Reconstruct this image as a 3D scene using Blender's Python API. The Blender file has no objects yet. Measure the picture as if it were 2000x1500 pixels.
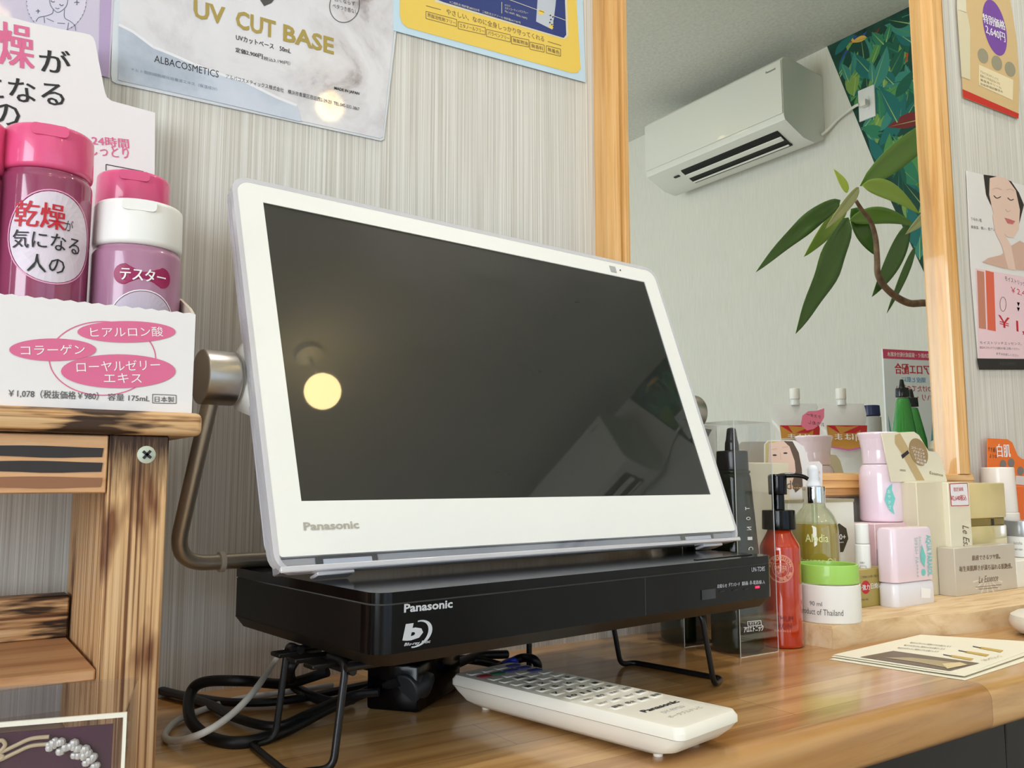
import bpy, bmesh, math, random
from math import sin, cos, pi, radians, sqrt, atan2, tan, hypot
from mathutils import Vector as V, Matrix
from mathutils.geometry import tessellate_polygon
random.seed(7)
S = bpy.context.scene
COL = S.collection
# ------------------------------------------------------------------ camera
# world: x to the right along the wall, y into the wall, z up; camera at the origin
FPX, PITCH, ROLL, YAW = 1681.0, 0.11276, -0.00118, 0.5959
_F0 = V((sin(YAW), cos(YAW), 0)); _R0 = V((cos(YAW), -sin(YAW), 0)); _U0 = V((0, 0, 1))
CF = _F0*cos(PITCH) + _U0*sin(PITCH); _U = -_F0*sin(PITCH) + _U0*cos(PITCH)
CR = _R0*cos(ROLL) + _U*sin(ROLL); CU = _U*cos(ROLL) - _R0*sin(ROLL)
cd = bpy.data.cameras.new('camera'); cam = bpy.data.objects.new('camera', cd); COL.objects.link(cam)
cd.sensor_width = 36; cd.lens = FPX/2000*36; cd.clip_start = .01
cam.matrix_world = Matrix(((CR.x, CU.x, -CF.x, 0), (CR.y, CU.y, -CF.y, 0), (CR.z, CU.z, -CF.z, 0), (0, 0, 0, 1)))
S.camera = cam
# ------------------------------------------------------------------ light
w = bpy.data.worlds.new('sky'); S.world = w; w.use_nodes = True
w.node_tree.nodes['Background'].inputs[0].default_value = (.62, .80, 1, 1)
w.node_tree.nodes['Background'].inputs[1].default_value = 1.0
S.view_settings.view_transform = 'Standard'; S.view_settings.look = 'None'
S.view_settings.exposure = 0.46; S.view_settings.gamma = 1
S.view_settings.use_curve_mapping = False
XS, YW, YM, ZC, ZF, ZCT = 2.98, .585, .578, 1.787, -.90, -.134   # side wall, front wall, mirror glass, ceiling, floor, counter
YB, XL = -3.2, -2.2
def area(name, loc, rot, sx, sy, power, col):
    l = bpy.data.lights.new(name, 'AREA'); l.shape = 'RECTANGLE'; l.size = sx; l.size_y = sy; l.energy = power; l.color = col
    o = bpy.data.objects.new(name, l); COL.objects.link(o); o.location = loc; o.rotation_euler = rot; return o
# daylight entering the two big panes of the shop window in the back wall, and the side window
area('daylight_back_window', (-.25, YB+.02, .25), (pi/2, 0, pi), 1.35, 1.9, 76, (.88, .94, 1))
area('daylight_back_window.001', (1.35, YB+.02, .25), (pi/2, 0, pi), 1.35, 1.9, 76, (.88, .94, 1))
area('daylight_side_window', (XL+.02, -1.3, .4), (pi/2, 0, -pi/2), 1.6, 1.5, 48, (.88, .94, 1))
LAMPS = [(1.34, -.95, 1.60), (.10, -.75, 1.60), (.10, -2.2, 1.60), (1.34, -2.2, 1.60)]
for i, p in enumerate(LAMPS):
    pass                                  # their light comes from the glowing globes built below
# ceiling spotlight above the television; second one added as fill for goods and plant
SPOTS = [(.50, .37), (1.45, .20)]
for q in SPOTS:
  l = bpy.data.lights.new('downlight_and_fill_beam', 'SPOT'); l.energy = 24; l.color = (1, .95, .88); l.spot_size = radians(95); l.spot_blend = .6; l.shadow_soft_size = .035
  o = bpy.data.objects.new('downlight_and_fill_beam', l); COL.objects.link(o); o.location = (q[0], q[1], ZC-.03)

# ------------------------------------------------------------------ pixel <-> place
def ray(px, py): return (CF*FPX + CR*(px-1000) - CU*(py-750)).normalized()
def on(px, py, axis, val):
    d = ray(px, py); return d*(val/d[axis])
def onx(px, py, x): return on(px, py, 0, x)
def ony(px, py, y): return on(px, py, 1, y)
def onz(px, py, z): return on(px, py, 2, z)
def zat(py, x, y):                       # height at which the upright through (x, y) shows at row py
    a = V((x, y, 0)); k = (750-py)/FPX
    return (k*a.dot(CF) - a.dot(CU))/(CU.z - k*CF.z)
def mpp(x, y): return V((x, y, 0)).dot(CF)/FPX       # metres per pixel there
def hit(M, px, py, axis, val):           # ray against a plane of a local frame -> local coords
    Mi = M.inverted(); o = Mi @ V((0, 0, 0)); d = (Mi.to_3x3() @ ray(px, py))
    return o + d*((val-o[axis])/d[axis])
# ------------------------------------------------------------------ materials
def lin(c):
    return tuple(((v/255)/12.92 if v/255 <= .04045 else ((v/255+.055)/1.055)**2.4) for v in c)
_M = {}
def mat(name, rgb=(200, 200, 200), rough=.5, metal=0, coat=0, trans=0, ior=1.45, spec=.5, emit=0, alpha=1):
    if name in _M: return _M[name]
    m = bpy.data.materials.new(name); m.use_nodes = True; b = m.node_tree.nodes['Principled BSDF']
    b.inputs['Base Color'].default_value = (*lin(rgb), 1); b.inputs['Roughness'].default_value = rough
    b.inputs['Metallic'].default_value = metal; b.inputs['Coat Weight'].default_value = coat
    b.inputs['Coat Roughness'].default_value = .04
    b.inputs['Transmission Weight'].default_value = trans; b.inputs['IOR'].default_value = ior
    b.inputs['Specular IOR Level'].default_value = spec; b.inputs['Alpha'].default_value = alpha
    if emit:
        b.inputs['Emission Color'].default_value = (*lin(rgb), 1); b.inputs['Emission Strength'].default_value = emit
    _M[name] = m; return m
def nodes(m): return m.node_tree.nodes, m.node_tree.links, m.node_tree.nodes['Principled BSDF']
def film(name, rgb=(255, 255, 255), f0=.05, f1=.7, rough=.03, tint=1):
    if name in _M: return _M[name]
    m = bpy.data.materials.new(name); m.use_nodes = True; n = m.node_tree.nodes; L = m.node_tree.links
    n.clear(); out = n.new('ShaderNodeOutputMaterial'); mx = n.new('ShaderNodeMixShader')
    t = n.new('ShaderNodeBsdfTransparent'); g = n.new('ShaderNodeBsdfGlossy'); lw = n.new('ShaderNodeLayerWeight')
    lw.inputs[0].default_value = .25; mr = n.new('ShaderNodeMapRange'); mr.inputs[3].default_value = f0; mr.inputs[4].default_value = f1
    t.inputs[0].default_value = (*lin(rgb), 1); g.inputs['Roughness'].default_value = rough
    L.new(lw.outputs['Facing'], mr.inputs[0]); L.new(mr.outputs[0], mx.inputs[0]); L.new(t.outputs[0], mx.inputs[1]); L.new(g.outputs[0], mx.inputs[2]); L.new(mx.outputs[0], out.inputs[0])
    _M[name] = m; return m
def noise_col(m, cols, scale, vec=(1, 1, 1), detail=6, dist=0, pos=None, bump=0, rough=.6, coord='Object', bdist=.0005):
    n, L, b = nodes(m); tc = n.new('ShaderNodeTexCoord'); mp = n.new('ShaderNodeMapping'); mp.inputs['Scale'].default_value = vec
    nz = n.new('ShaderNodeTexNoise'); nz.inputs['Scale'].default_value = scale; nz.inputs['Detail'].default_value = detail
    nz.inputs['Roughness'].default_value = rough; nz.inputs['Distortion'].default_value = dist
    cr = n.new('ShaderNodeValToRGB'); e = cr.color_ramp.elements
    pos = pos or [i/(len(cols)-1) for i in range(len(cols))]
    while len(e) < len(cols): e.new(.5)
    for i, (c, p) in enumerate(zip(cols, pos)): e[i].position = p; e[i].color = (*lin(c), 1)
    L.new(tc.outputs[coord], mp.inputs[0]); L.new(mp.outputs[0], nz.inputs[0]); L.new(nz.outputs['Fac'], cr.inputs[0]); L.new(cr.outputs[0], b.inputs['Base Color'])
    if bump:
        bp = n.new('ShaderNodeBump'); bp.inputs['Strength'].default_value = bump; bp.inputs['Distance'].default_value = bdist
        L.new(nz.outputs['Fac'], bp.inputs['Height']); L.new(bp.outputs[0], b.inputs['Normal'])
    return nz, cr
def mixcol(m, src, fac_cols, scale, vec, pos, mode='MULTIPLY', dist=0, detail=3):     # multiply a second noise over the base colour
    n, L, b = nodes(m); tc = n.new('ShaderNodeTexCoord'); mp = n.new('ShaderNodeMapping'); mp.inputs['Scale'].default_value = vec
    nz = n.new('ShaderNodeTexNoise'); nz.inputs['Scale'].default_value = scale; nz.inputs['Distortion'].default_value = dist; nz.inputs['Detail'].default_value = detail
    cr = n.new('ShaderNodeValToRGB'); e = cr.color_ramp.elements
    while len(e) < len(fac_cols): e.new(.5)
    for i, (c, p) in enumerate(zip(fac_cols, pos)): e[i].position = p; e[i].color = (*lin(c), 1)
    mx = n.new('ShaderNodeMix'); mx.data_type = 'RGBA'; mx.blend_type = mode; mx.inputs[0].default_value = 1
    L.new(tc.outputs['Object'], mp.inputs[0]); L.new(mp.outputs[0], nz.inputs[0]); L.new(nz.outputs['Fac'], cr.inputs[0])
    L.new(src, mx.inputs[6]); L.new(cr.outputs[0], mx.inputs[7]); L.new(mx.outputs[2], b.inputs['Base Color']); return mx.outputs[2]
# wallpapers
m = M_WALL = mat('ribbed_wallpaper', rough=.75, spec=.25)
_, cr = noise_col(m, [(206, 201, 192), (230, 227, 220), (217, 213, 205), (240, 238, 232)], 1, (270, 8, .3), detail=5, pos=[.28, .45, .56, .72], bump=.5, bdist=.0008)
mixcol(m, cr.outputs[0], [(222, 219, 212), (255, 255, 255)], 1, (1500, 1500, 6), [.35, .6])
m = M_WALL2 = mat('plain_wallpaper', rough=.85, spec=.2)
noise_col(m, [(224, 224, 217), (232, 232, 225)], 1, (60, 260, 12), detail=3, pos=[.35, .65])
m = M_CEIL = mat('ceiling_paper', rough=.9, spec=.1)
noise_col(m, [(212, 213, 206), (226, 227, 220)], 70, detail=5, pos=[.35, .65], bump=.5, bdist=.002)
# woods
m = M_CNT = mat('oiled_counter_wood', rough=.30, coat=.75); m.node_tree.nodes['Principled BSDF'].inputs['Coat Roughness'].default_value = .13
_, cr = noise_col(m, [(166, 126, 76), (198, 158, 104), (212, 174, 120), (222, 188, 136)], 1, (5, 95, 60), detail=8, dist=.5, pos=[.28, .45, .56, .74], bump=.04)
n, L, b = nodes(m)
tc = n.new('ShaderNodeTexCoord'); mp = n.new('ShaderNodeMapping'); bk = n.new('ShaderNodeTexBrick')
mp.inputs['Location'].default_value = (.07, .017, 0)
bk.inputs['Color1'].default_value = (*lin((255, 246, 232)), 1); bk.inputs['Color2'].default_value = (*lin((214, 190, 160)), 1); bk.inputs['Mortar'].default_value = (*lin((176, 150, 118)), 1)
bk.inputs['Scale'].default_value = 1; bk.inputs['Mortar Size'].default_value = .0003; bk.inputs['Brick Width'].default_value = .33; bk.inputs['Row Height'].default_value = .044
mx = n.new('ShaderNodeMix'); mx.data_type = 'RGBA'; mx.blend_type = 'MULTIPLY'; mx.inputs[0].default_value = 1
L.new(tc.outputs['Object'], mp.inputs[0]); L.new(mp.outputs[0], bk.inputs[0]); L.new(cr.outputs[0], mx.inputs[6]); L.new(bk.outputs[0], mx.inputs[7]); L.new(mx.outputs[2], b.inputs['Base Color'])
def wood(name, cols, vec, pos, rough=.45, coat=0, dist=.3, bump=.05):
    m = mat(name, rough=rough, coat=coat); nz, cr = noise_col(m, cols, 1, vec, detail=7, dist=dist, pos=pos, bump=bump); return m, cr
PINE = [(196, 136, 70), (220, 166, 98), (232, 184, 122), (204, 144, 78)]
M_PINEV, _ = wood('varnished_pine_upright', PINE, (160, 90, 4), [.3, .45, .6, .72], .3, .5)
M_PINEH, _ = wood('varnished_pine_rail', PINE, (4, 90, 160), [.3, .45, .6, .72], .3, .5)
BURN = [(58, 38, 26), (128, 84, 50), (210, 170, 122), (228, 194, 150)]
M_BURNV, cr = wood('torched_cedar_upright', BURN, (620, 620, 4), [.22, .38, .50, .66], .55, 0, .1, .3)
o2 = mixcol(M_BURNV, cr.outputs[0], [(150, 118, 96), (255, 250, 244), (255, 255, 255)], 1, (60, 30, 16), [.34, .46, .6])
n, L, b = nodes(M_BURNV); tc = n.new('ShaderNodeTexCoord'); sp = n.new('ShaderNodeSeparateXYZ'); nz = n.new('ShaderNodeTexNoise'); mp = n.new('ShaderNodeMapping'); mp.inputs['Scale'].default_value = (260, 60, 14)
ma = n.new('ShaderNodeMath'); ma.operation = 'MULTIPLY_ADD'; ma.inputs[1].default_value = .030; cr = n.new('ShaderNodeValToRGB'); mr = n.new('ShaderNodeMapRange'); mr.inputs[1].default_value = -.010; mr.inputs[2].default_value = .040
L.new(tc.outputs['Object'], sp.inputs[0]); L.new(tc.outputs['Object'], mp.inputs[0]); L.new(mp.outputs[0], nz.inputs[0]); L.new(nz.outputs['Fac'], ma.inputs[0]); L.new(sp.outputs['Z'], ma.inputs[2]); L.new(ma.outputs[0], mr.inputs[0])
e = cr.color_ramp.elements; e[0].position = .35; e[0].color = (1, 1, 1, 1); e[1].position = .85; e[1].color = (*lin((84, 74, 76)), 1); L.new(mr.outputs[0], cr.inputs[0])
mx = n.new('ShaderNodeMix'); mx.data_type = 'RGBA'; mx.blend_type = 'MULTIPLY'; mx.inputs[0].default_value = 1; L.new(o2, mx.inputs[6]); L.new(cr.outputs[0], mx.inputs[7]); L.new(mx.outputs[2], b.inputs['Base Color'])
M_BURNH, cr = wood('torched_cedar_rail', BURN, (6, 220, 420), [.24, .38, .50, .68], .55, 0, .2, .3)
mixcol(M_BURNH, cr.outputs[0], [(78, 66, 62), (255, 246, 236), (255, 255, 255)], 1, (22, 60, 160), [.42, .52, .6])
M_CEDAR, _ = wood('planed_cedar', [(186, 134, 92), (216, 166, 120), (226, 182, 136)], (8, 90, 120), [.3, .5, .7], .6)
M_CHAR = mat('char_groove', (52, 46, 46), .55)
M_BOARD, _ = wood('raw_live_edge_wood', [(196, 160, 116), (222, 192, 150), (232, 208, 172)], (16, 110, 60), [.3, .5, .7], .7, 0, .6, .25)
# plastics, metals
CREAM = mat('cream_plastic', (238, 237, 232), .35, coat=.4)
WHITEP = mat('white_plastic', (236, 236, 232), .4)
BLACKG = mat('gloss_black_plastic', (4, 4, 7), .14, spec=.32)
BLACKM = mat('matt_black_plastic', (12, 11, 11), .4, spec=.3)
BROWNB = mat('dark_brown_underside', (26, 20, 15), .45, spec=.3)
WIRE = mat('black_coated_wire', (14, 14, 16), .35)
STEEL = mat('brushed_steel', (178, 172, 164), .32, metal=1)
TUBE = mat('brushed_steel_tube', (186, 176, 160), .36, metal=.8)
SILVER = mat('silver_trim', (196, 198, 204), .25, metal=.6)
CHROME = mat('chrome', (225, 225, 228), .08, metal=1)
CLEAR = film('clear_acrylic', (250, 251, 255), .035, .6, .05)
FILM = film('clear_film', (252, 252, 252), .008, .32, .04)
RIM = mat('frosted_clear_rim', (236, 234, 238), .10, trans=.35, coat=.8)
GREYINK = mat('ink_grey', (176, 170, 156), .5); LGREY = mat('ink_light_grey', (190, 194, 200), .5)
INK = mat('ink_black', (44, 42, 44), .6); PINKINK = mat('ink_pink', (222, 110, 150), .55); REDINK = mat('ink_red', (196, 36, 52), .55)
WINK = mat('ink_white', (246, 244, 244), .55); GOLDINK = mat('ink_gold', (172, 150, 78), .4); BLUEINK = mat('ink_blue', (52, 60, 160), .55)
BROWNINK = mat('ink_brown', (120, 96, 70), .55); TEAL = mat('ink_teal', (120, 204, 196), .5)
CARD = mat('white_card', (236, 232, 232), .6); CARDW = mat('ivory_card', (240, 234, 214), .55)
SCREEN = mat('lcd_glass', (13, 13, 12), .30, coat=1.0, spec=.5)
nn_, LL_, bb_ = nodes(SCREEN); bb_.inputs['Coat Roughness'].default_value = .02; bb_.inputs['Coat IOR'].default_value = 1.55
tc = nn_.new('ShaderNodeTexCoord'); mp = nn_.new('ShaderNodeMapping'); mp.inputs['Rotation'].default_value = (0, -.5, 0); mp.inputs['Scale'].default_value = (10, 1, 26)
nz = nn_.new('ShaderNodeTexNoise'); nz.inputs['Scale'].default_value = 1.5; nz.inputs['Detail'].default_value = 6; mr = nn_.new('ShaderNodeMapRange')
mr.inputs[1].default_value = .3; mr.inputs[2].default_value = .7; mr.inputs[3].default_value = .27; mr.inputs[4].default_value = .36
LL_.new(tc.outputs['Object'], mp.inputs[0]); LL_.new(mp.outputs[0], nz.inputs[0]); LL_.new(nz.outputs['Fac'], mr.inputs[0]); LL_.new(mr.outputs[0], bb_.inputs['Roughness'])
# ------------------------------------------------------------------ mesh helpers
def link(name, me, m, parent=None, smooth=False, loc=None):
    o = bpy.data.objects.new(name, me); COL.objects.link(o)
    if m is not None:
        for mm in (m if isinstance(m, (list, tuple)) else [m]): me.materials.append(mm)
    if smooth:
        me.polygons.foreach_set('use_smooth', [True]*len(me.polygons))
        try: me.set_sharp_from_angle(angle=radians(38))
        except Exception: pass
    if parent is not None: o.parent = parent
    if loc is not None: o.location = loc
    return o
def fin(name, bm, m, parent=None, smooth=False, loc=None):
    bmesh.ops.recalc_face_normals(bm, faces=bm.faces)
    me = bpy.data.meshes.new(name); bm.to_mesh(me); bm.free(); return link(name, me, m, parent, smooth, loc)
def bx(bm, a, b, mi=0):
    vs = [bm.verts.new((x, y, z)) for x in (a[0], b[0]) for y in (a[1], b[1]) for z in (a[2], b[2])]
    fs = [bm.faces.new([vs[i] for i in q]) for q in ((0, 1, 3, 2), (4, 6, 7, 5), (0, 4, 5, 1), (2, 3, 7, 6), (0, 2, 6, 4), (1, 5, 7, 3))]
    for f in fs: f.material_index = mi
    return vs, fs
def box(name, a, b, m, parent=None, bev=.0, seg=2, loc=None):
    bm = bmesh.new(); bx(bm, a, b)
    if bev: bmesh.ops.bevel(bm, geom=bm.edges[:], offset=bev, segments=seg, affect='EDGES', profile=.5)
    return fin(name, bm, m, parent, bev > 0, loc)
def hull8(name, bot, top, m, parent=None, bev=0, seg=2):       # 4 bottom corners, 4 top corners
    bm = bmesh.new(); b = [bm.verts.new(p) for p in bot]; t = [bm.verts.new(p) for p in top]
    bm.faces.new(b[::-1]); bm.faces.new(t)
    for i in range(4): bm.faces.new((b[i], b[(i+1) % 4], t[(i+1) % 4], t[i]))
    if bev: bmesh.ops.bevel(bm, geom=bm.edges[:], offset=bev, segments=seg, affect='EDGES')
    return fin(name, bm, m, parent, bev > 0)
def lathe(name, prof, m, parent=None, seg=40, loc=None, sx=1, sy=1, smooth=True):
    bm = bmesh.new(); rings = []
    for r, z in prof:
        rings.append([bm.verts.new((r*cos(2*pi*i/seg)*sx, r*sin(2*pi*i/seg)*sy, z)) for i in range(seg)] if r > 1e-6 else [bm.verts.new((0, 0, z))])
    for A, B in zip(rings, rings[1:]):
        if len(A) == 1 and len(B) == 1: continue
        for i in range(seg):
            j = (i+1) % seg
            if len(A) == 1: bm.faces.new((A[0], B[i], B[j]))
            elif len(B) == 1: bm.faces.new((A[i], A[j], B[0]))
            else: bm.faces.new((A[i], A[j], B[j], B[i]))
    return fin(name, bm, m, parent, smooth, loc)
def rprof(prof, r=.0012, n=3):           # round the corners of a lathe profile
    out = [prof[0]]
    for a, p, c in zip(prof, prof[1:], prof[2:]):
        a, p, c = V(a), V(p), V(c); u, v = a-p, c-p; k = min(r, u.length*.45, v.length*.45)
        if k < 1e-6: out.append(tuple(p)); continue
        A = p+u.normalized()*k; C = p+v.normalized()*k
        for i in range(n+1):
            t = i/n; out.append(tuple(A*(1-t)**2+p*2*t*(1-t)+C*t*t))
    return out+[prof[-1]]
def smooth_path(pts, k=8):
    pts = [V(p) for p in pts]; P = [pts[0]*2-pts[1]]+pts+[pts[-1]*2-pts[-2]]; out = []
    for i in range(1, len(P)-2):
        a, b, c, d = P[i-1:i+3]
        for j in range(k):
            t = j/k; out.append(.5*((2*b)+(c-a)*t+(2*a-5*b+4*c-d)*t*t+(3*b-a-3*c+d)*t**3))
    return out+[pts[-1]]
def fillet(pts, r, k=6):
    pts = [V(p) for p in pts]; out = [pts[0]]
    for a, p, c in zip(pts, pts[1:], pts[2:]):
        u, v = a-p, c-p; q = min(r, u.length*.48, v.length*.48); A = p+u.normalized()*q; C = p+v.normalized()*q
        for i in range(k+1):
            t = i/k; out.append(A*(1-t)**2+p*2*t*(1-t)+C*t*t)
    return out+[pts[-1]]
def tube(name, pts, r, m, parent=None, seg=12, bm=None, fl=1.0):
    own = bm is None; bm = bm or bmesh.new(); rr = r if callable(r) else (lambda t: r); n = len(pts); pts = [V(p) for p in pts]
    rings = []; up = V((0, 0, 1)); prev = None
    for i, p in enumerate(pts):
        d = (pts[min(i+1, n-1)]-pts[max(i-1, 0)]).normalized()
        if prev is None:
            s = d.cross(up);  s = s if s.length > .05 else d.cross(V((1, 0, 0))); s.normalize()
        else: s = (prev-d*prev.dot(d)).normalized()
        prev = s; q = s.cross(d); R = rr(i/(n-1))
        rings.append([bm.verts.new(p+(s*cos(2*pi*j/seg)+q*sin(2*pi*j/seg)*fl)*R) for j in range(seg)])
    for A, B in zip(rings, rings[1:]):
        for j in range(seg): bm.faces.new((A[j], A[(j+1) % seg], B[(j+1) % seg], B[j]))
    bm.faces.new(rings[0][::-1]); bm.faces.new(rings[-1])
    return fin(name, bm, m, parent, True) if own else None
def rrect(x0, y0, x1, y1, r, k=6):
    rs = r if isinstance(r, (list, tuple)) else (r,)*4; out = []
    for (cx, cy, a, rr) in ((x1-rs[0], y1-rs[0], 0, rs[0]), (x0+rs[1], y1-rs[1], 90, rs[1]), (x0+rs[2], y0+rs[2], 180, rs[2]), (x1-rs[3], y0+rs[3], 270, rs[3])):
        if rr <= 0: out.append((cx, cy)); continue
        for i in range(k+1): t = radians(a+90*i/k); out.append((cx+rr*cos(t), cy+rr*sin(t)))
    return out
def ell(cx, cy, rx, ry, k=36, rot=0):
    return [(cx+rx*cos(t)*cos(rot)-ry*sin(t)*sin(rot), cy+rx*cos(t)*sin(rot)+ry*sin(t)*cos(rot)) for t in (2*pi*i/k for i in range(k))]
def curve_mesh(loops, ext=0, off=0):
    c = bpy.data.curves.new('c', 'CURVE'); c.dimensions = '2D'; c.fill_mode = 'BOTH'; c.extrude = ext; c.offset = off
    for lp in loops:
        s = c.splines.new('POLY'); s.points.add(len(lp)-1); s.use_cyclic_u = True
        for i, p in enumerate(lp): s.points[i].co = (p[0], p[1], 0, 1)
    o = bpy.data.objects.new('c', c); COL.objects.link(o); dg = bpy.context.evaluated_depsgraph_get()
    me = bpy.data.meshes.new_from_object(o.evaluated_get(dg)); bpy.data.objects.remove(o); bpy.data.curves.remove(c); return me
def sheet(name, loops, th, m, parent=None, M=None, y=0):
    """flat shape with holes in the local x-z plane, front face at local y, going back by th (M: another frame)"""
    me = curve_mesh(loops, th/2); me.name = name; me.materials.clear()
    B = Matrix(((1, 0, 0, 0), (0, 0, -1, y+th/2), (0, 1, 0, 0), (0, 0, 0, 1)))
    me.transform(M @ B if M is not None else B); return link(name, me, m, parent)
_tc = {}
def text_mesh(s, bold=0.0, shear=0, space=1, lead=1, align='LEFT'):
    k = (s, bold, shear, space, lead, align)
    if k not in _tc:
        c = bpy.data.curves.new('t', 'FONT'); c.body = s; c.size = 1; c.resolution_u = 2; c.offset = bold; c.shear = shear; c.space_character = space; c.space_line = lead; c.align_x = align
        o = bpy.data.objects.new('t', c); COL.objects.link(o); dg = bpy.context.evaluated_depsgraph_get()
        me = bpy.data.meshes.new_from_object(o.evaluated_get(dg)); bpy.data.objects.remove(o); bpy.data.curves.remove(c)
        vs = [v.co.copy() for v in me.vertices]; fs = [tuple(p.vertices) for p in me.polygons]; bpy.data.meshes.remove(me)
        if not vs: vs = [V((0, 0, 0)), V((1, 0, 0)), V((0, 1, 0))]; fs = [(0, 1, 2)]
        x0 = min(v.x for v in vs); x1 = max(v.x for v in vs); y0 = min(v.y for v in vs); y1 = max(v.y for v in vs)
        _tc[k] = ([((v.x-x0)/(x1-x0), (v.y-y0)/(y1-y0)) for v in vs], fs, (x1-x0)/(y1-y0))
    return _tc[k]
class Print:
    """collects flat print that lies on a surface (lettering, rules, patches) into one mesh"""
    def __init__(s): s.v = []; s.f = []; s.mi = []; s.mats = []
    def _m(s, m):
        if m not in s.mats: s.mats.append(m)
        return s.mats.index(m)
    def add(s, pts, faces, m):
        b = len(s.v); s.v += [tuple(p) for p in pts]; s.f += [tuple(i+b for i in f) for f in faces]; s.mi += [s._m(m)]*len(faces)
    def text(s, t, O, X, Y, m, **k):     # bounding box of the text maps to O, O+X, O+Y; Y or X may be None (keeps aspect)
        bo = k.get('bold', 0) if any(ord(ch) > 0x2e00 for ch in t) else 0
        if bo: k = dict(k, bold=0)
        uv, fs, asp = text_mesh(t, **k); e = X.normalized()*(Y.length*bo*.9)
        nz_ = X.cross(Y).normalized()*3e-5
        for sh in ((-e, e+nz_) if bo else (V((0, 0, 0)),)): s.add([O+X*u+Y*v+sh for u, v in uv], fs, m)
    def textp(s, t, fr, p0, p1, hp, m, lift=.0003, **k):   # fr=(M, axis, val); p0 p1 lower corners in px, hp height px
        Mx, ax, val = fr; v = val-lift if ax != 2 else val+lift
        O = hit(Mx, *p0, ax, v); P1 = hit(Mx, *p1, ax, v); H = hit(Mx, p0[0], p0[1]-hp, ax, v)-O
        X = P1-O; N = V([1 if i == ax else 0 for i in range(3)]); U = X.cross(N).normalized()
        if U.dot(H) < 0: U = -U
        s.text(t, O, X, U*abs(U.dot(H)), m, **k)
    def cyl(s, t, R, z0, z1, a0, arc, m, lift=.0003, **k):  # wrapped round a local z cylinder, centred on angle a0 (0 = -y)
        bo = k.get('bold', 0) if any(ord(ch) > 0x2e00 for ch in t) else 0
        if bo:
            k = dict(k, bold=0)
            for q in (-1, 1): s.cyl(t, R, z0, z1, a0+q*bo*.8*(z1-z0)/R, arc, m, lift+(q+1)*2e-5, **k)
            return
        uv, fs, asp = text_mesh(t, **k); r = R+lift
        s.add([V((sin(a0+(u-.5)*arc/R)*r, -cos(a0+(u-.5)*arc/R)*r, z0+(z1-z0)*v)) for u, v in uv], fs, m)
    def cyl_poly(s, pts, R, m, lift=.0002, hole=None):      # pts in (arc metres, z) ; fan
        n = len(pts); cx = sum(p[0] for p in pts)/n; cz = sum(p[1] for p in pts)/n; r = R+lift
        f = lambda p: V((sin(p[0]/R)*r, -cos(p[0]/R)*r, p[1])); rings = []
        for k in (1, .75, .5, .25): rings += [f((cx+(p[0]-cx)*k, cz+(p[1]-cz)*k)) for p in pts]
        fs = [(a*n+i, a*n+(i+1) % n, (a+1)*n+(i+1) % n, (a+1)*n+i) for a in range(3) for i in range(n)]
        rings.append(f((cx, cz))); fs += [(3*n+i, 3*n+(i+1) % n, 4*n) for i in range(n)]
        s.add(rings, fs, m)
    def cyl_ring(s, pts, R, wd, m, lift=.0003):
        n = len(pts); cx = sum(p[0] for p in pts)/n; cz = sum(p[1] for p in pts)/n; r = R+lift; f = lambda p: V((sin(p[0]/R)*r, -cos(p[0]/R)*r, p[1]))
        q = []
        for p in pts:
            d = V((p[0]-cx, p[1]-cz)); l = d.length; q.append((cx+d.x*(1-wd/l), cz+d.y*(1-wd/l)))
        s.add([f(p) for p in pts]+[f(p) for p in q], [(i, (i+1) % n, n+(i+1) % n, n+i) for i in range(n)], m)
    def poly(s, pts, m):                 # 3D polygon
        tr = tessellate_polygon([[V(p) for p in pts]]); s.add(pts, [tuple(t) for t in tr], m)
    def polyp(s, fr, pp, m, lift=.0002):
        Mx, ax, val = fr; v = val-lift if ax != 2 else val+lift; s.poly([hit(Mx, *p, ax, v) for p in pp], m)
    def linep(s, fr, a, b, wpx, m, lift=.0003):
        d = V((b[0]-a[0], b[1]-a[1])); nn = V((-d.y, d.x)).normalized()*wpx/2
        s.polyp(fr, [(a[0]+nn.x, a[1]+nn.y), (b[0]+nn.x, b[1]+nn.y), (b[0]-nn.x, b[1]-nn.y), (a[0]-nn.x, a[1]-nn.y)], m, lift)
    def loopp(s, fr, pp, wpx, m, lift=.0003):
        for i in range(len(pp)): s.linep(fr, pp[i], pp[(i+1) % len(pp)], wpx, m, lift)
    def build(s, parent, name='lettering', label=None):
        me = bpy.data.meshes.new(name); me.from_pydata(s.v, [], s.f); me.polygons.foreach_set('material_index', s.mi); me.update()
        o = link(name, me, s.mats, parent)
        if label: o['label'] = label
        return o
def thing(name, label, cat, M=None, loc=None, rz=0, group=None):
    o = bpy.data.objects.new(name, None); COL.objects.link(o); o.empty_display_size = .02
    o.matrix_world = M if M is not None else (Matrix.Translation(V(loc or (0, 0, 0))) @ Matrix.Rotation(rz, 4, 'Z'))
    o['label'] = label; o['category'] = cat
    if group: o['group'] = group
    return o
def MT(loc, rz=0): return Matrix.Translation(V(loc)) @ Matrix.Rotation(rz, 4, 'Z')
def struct(o): o['kind'] = 'structure'; return o
def base_c(px, py, z, hwpx):             # centre of a round base whose front-most point shows at px,py
    P = onz(px, py, z); r = hwpx*mpp(P.x, P.y); d = V((P.x, P.y, 0)).normalized(); C = P+d*r; r = hwpx*mpp(C.x, C.y)
    return C.x, C.y, r
def pxprof(x, y, z0, prof):              # [(half-width px, row)] -> lathe profile relative to z0
    k = mpp(x, y); return [(h*k, zat(py, x, y)-z0) for h, py in prof]
FACE = lambda x, y: atan2(x, y)          # rotation to turn a thing's front (-y) to the camera is -FACE
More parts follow.
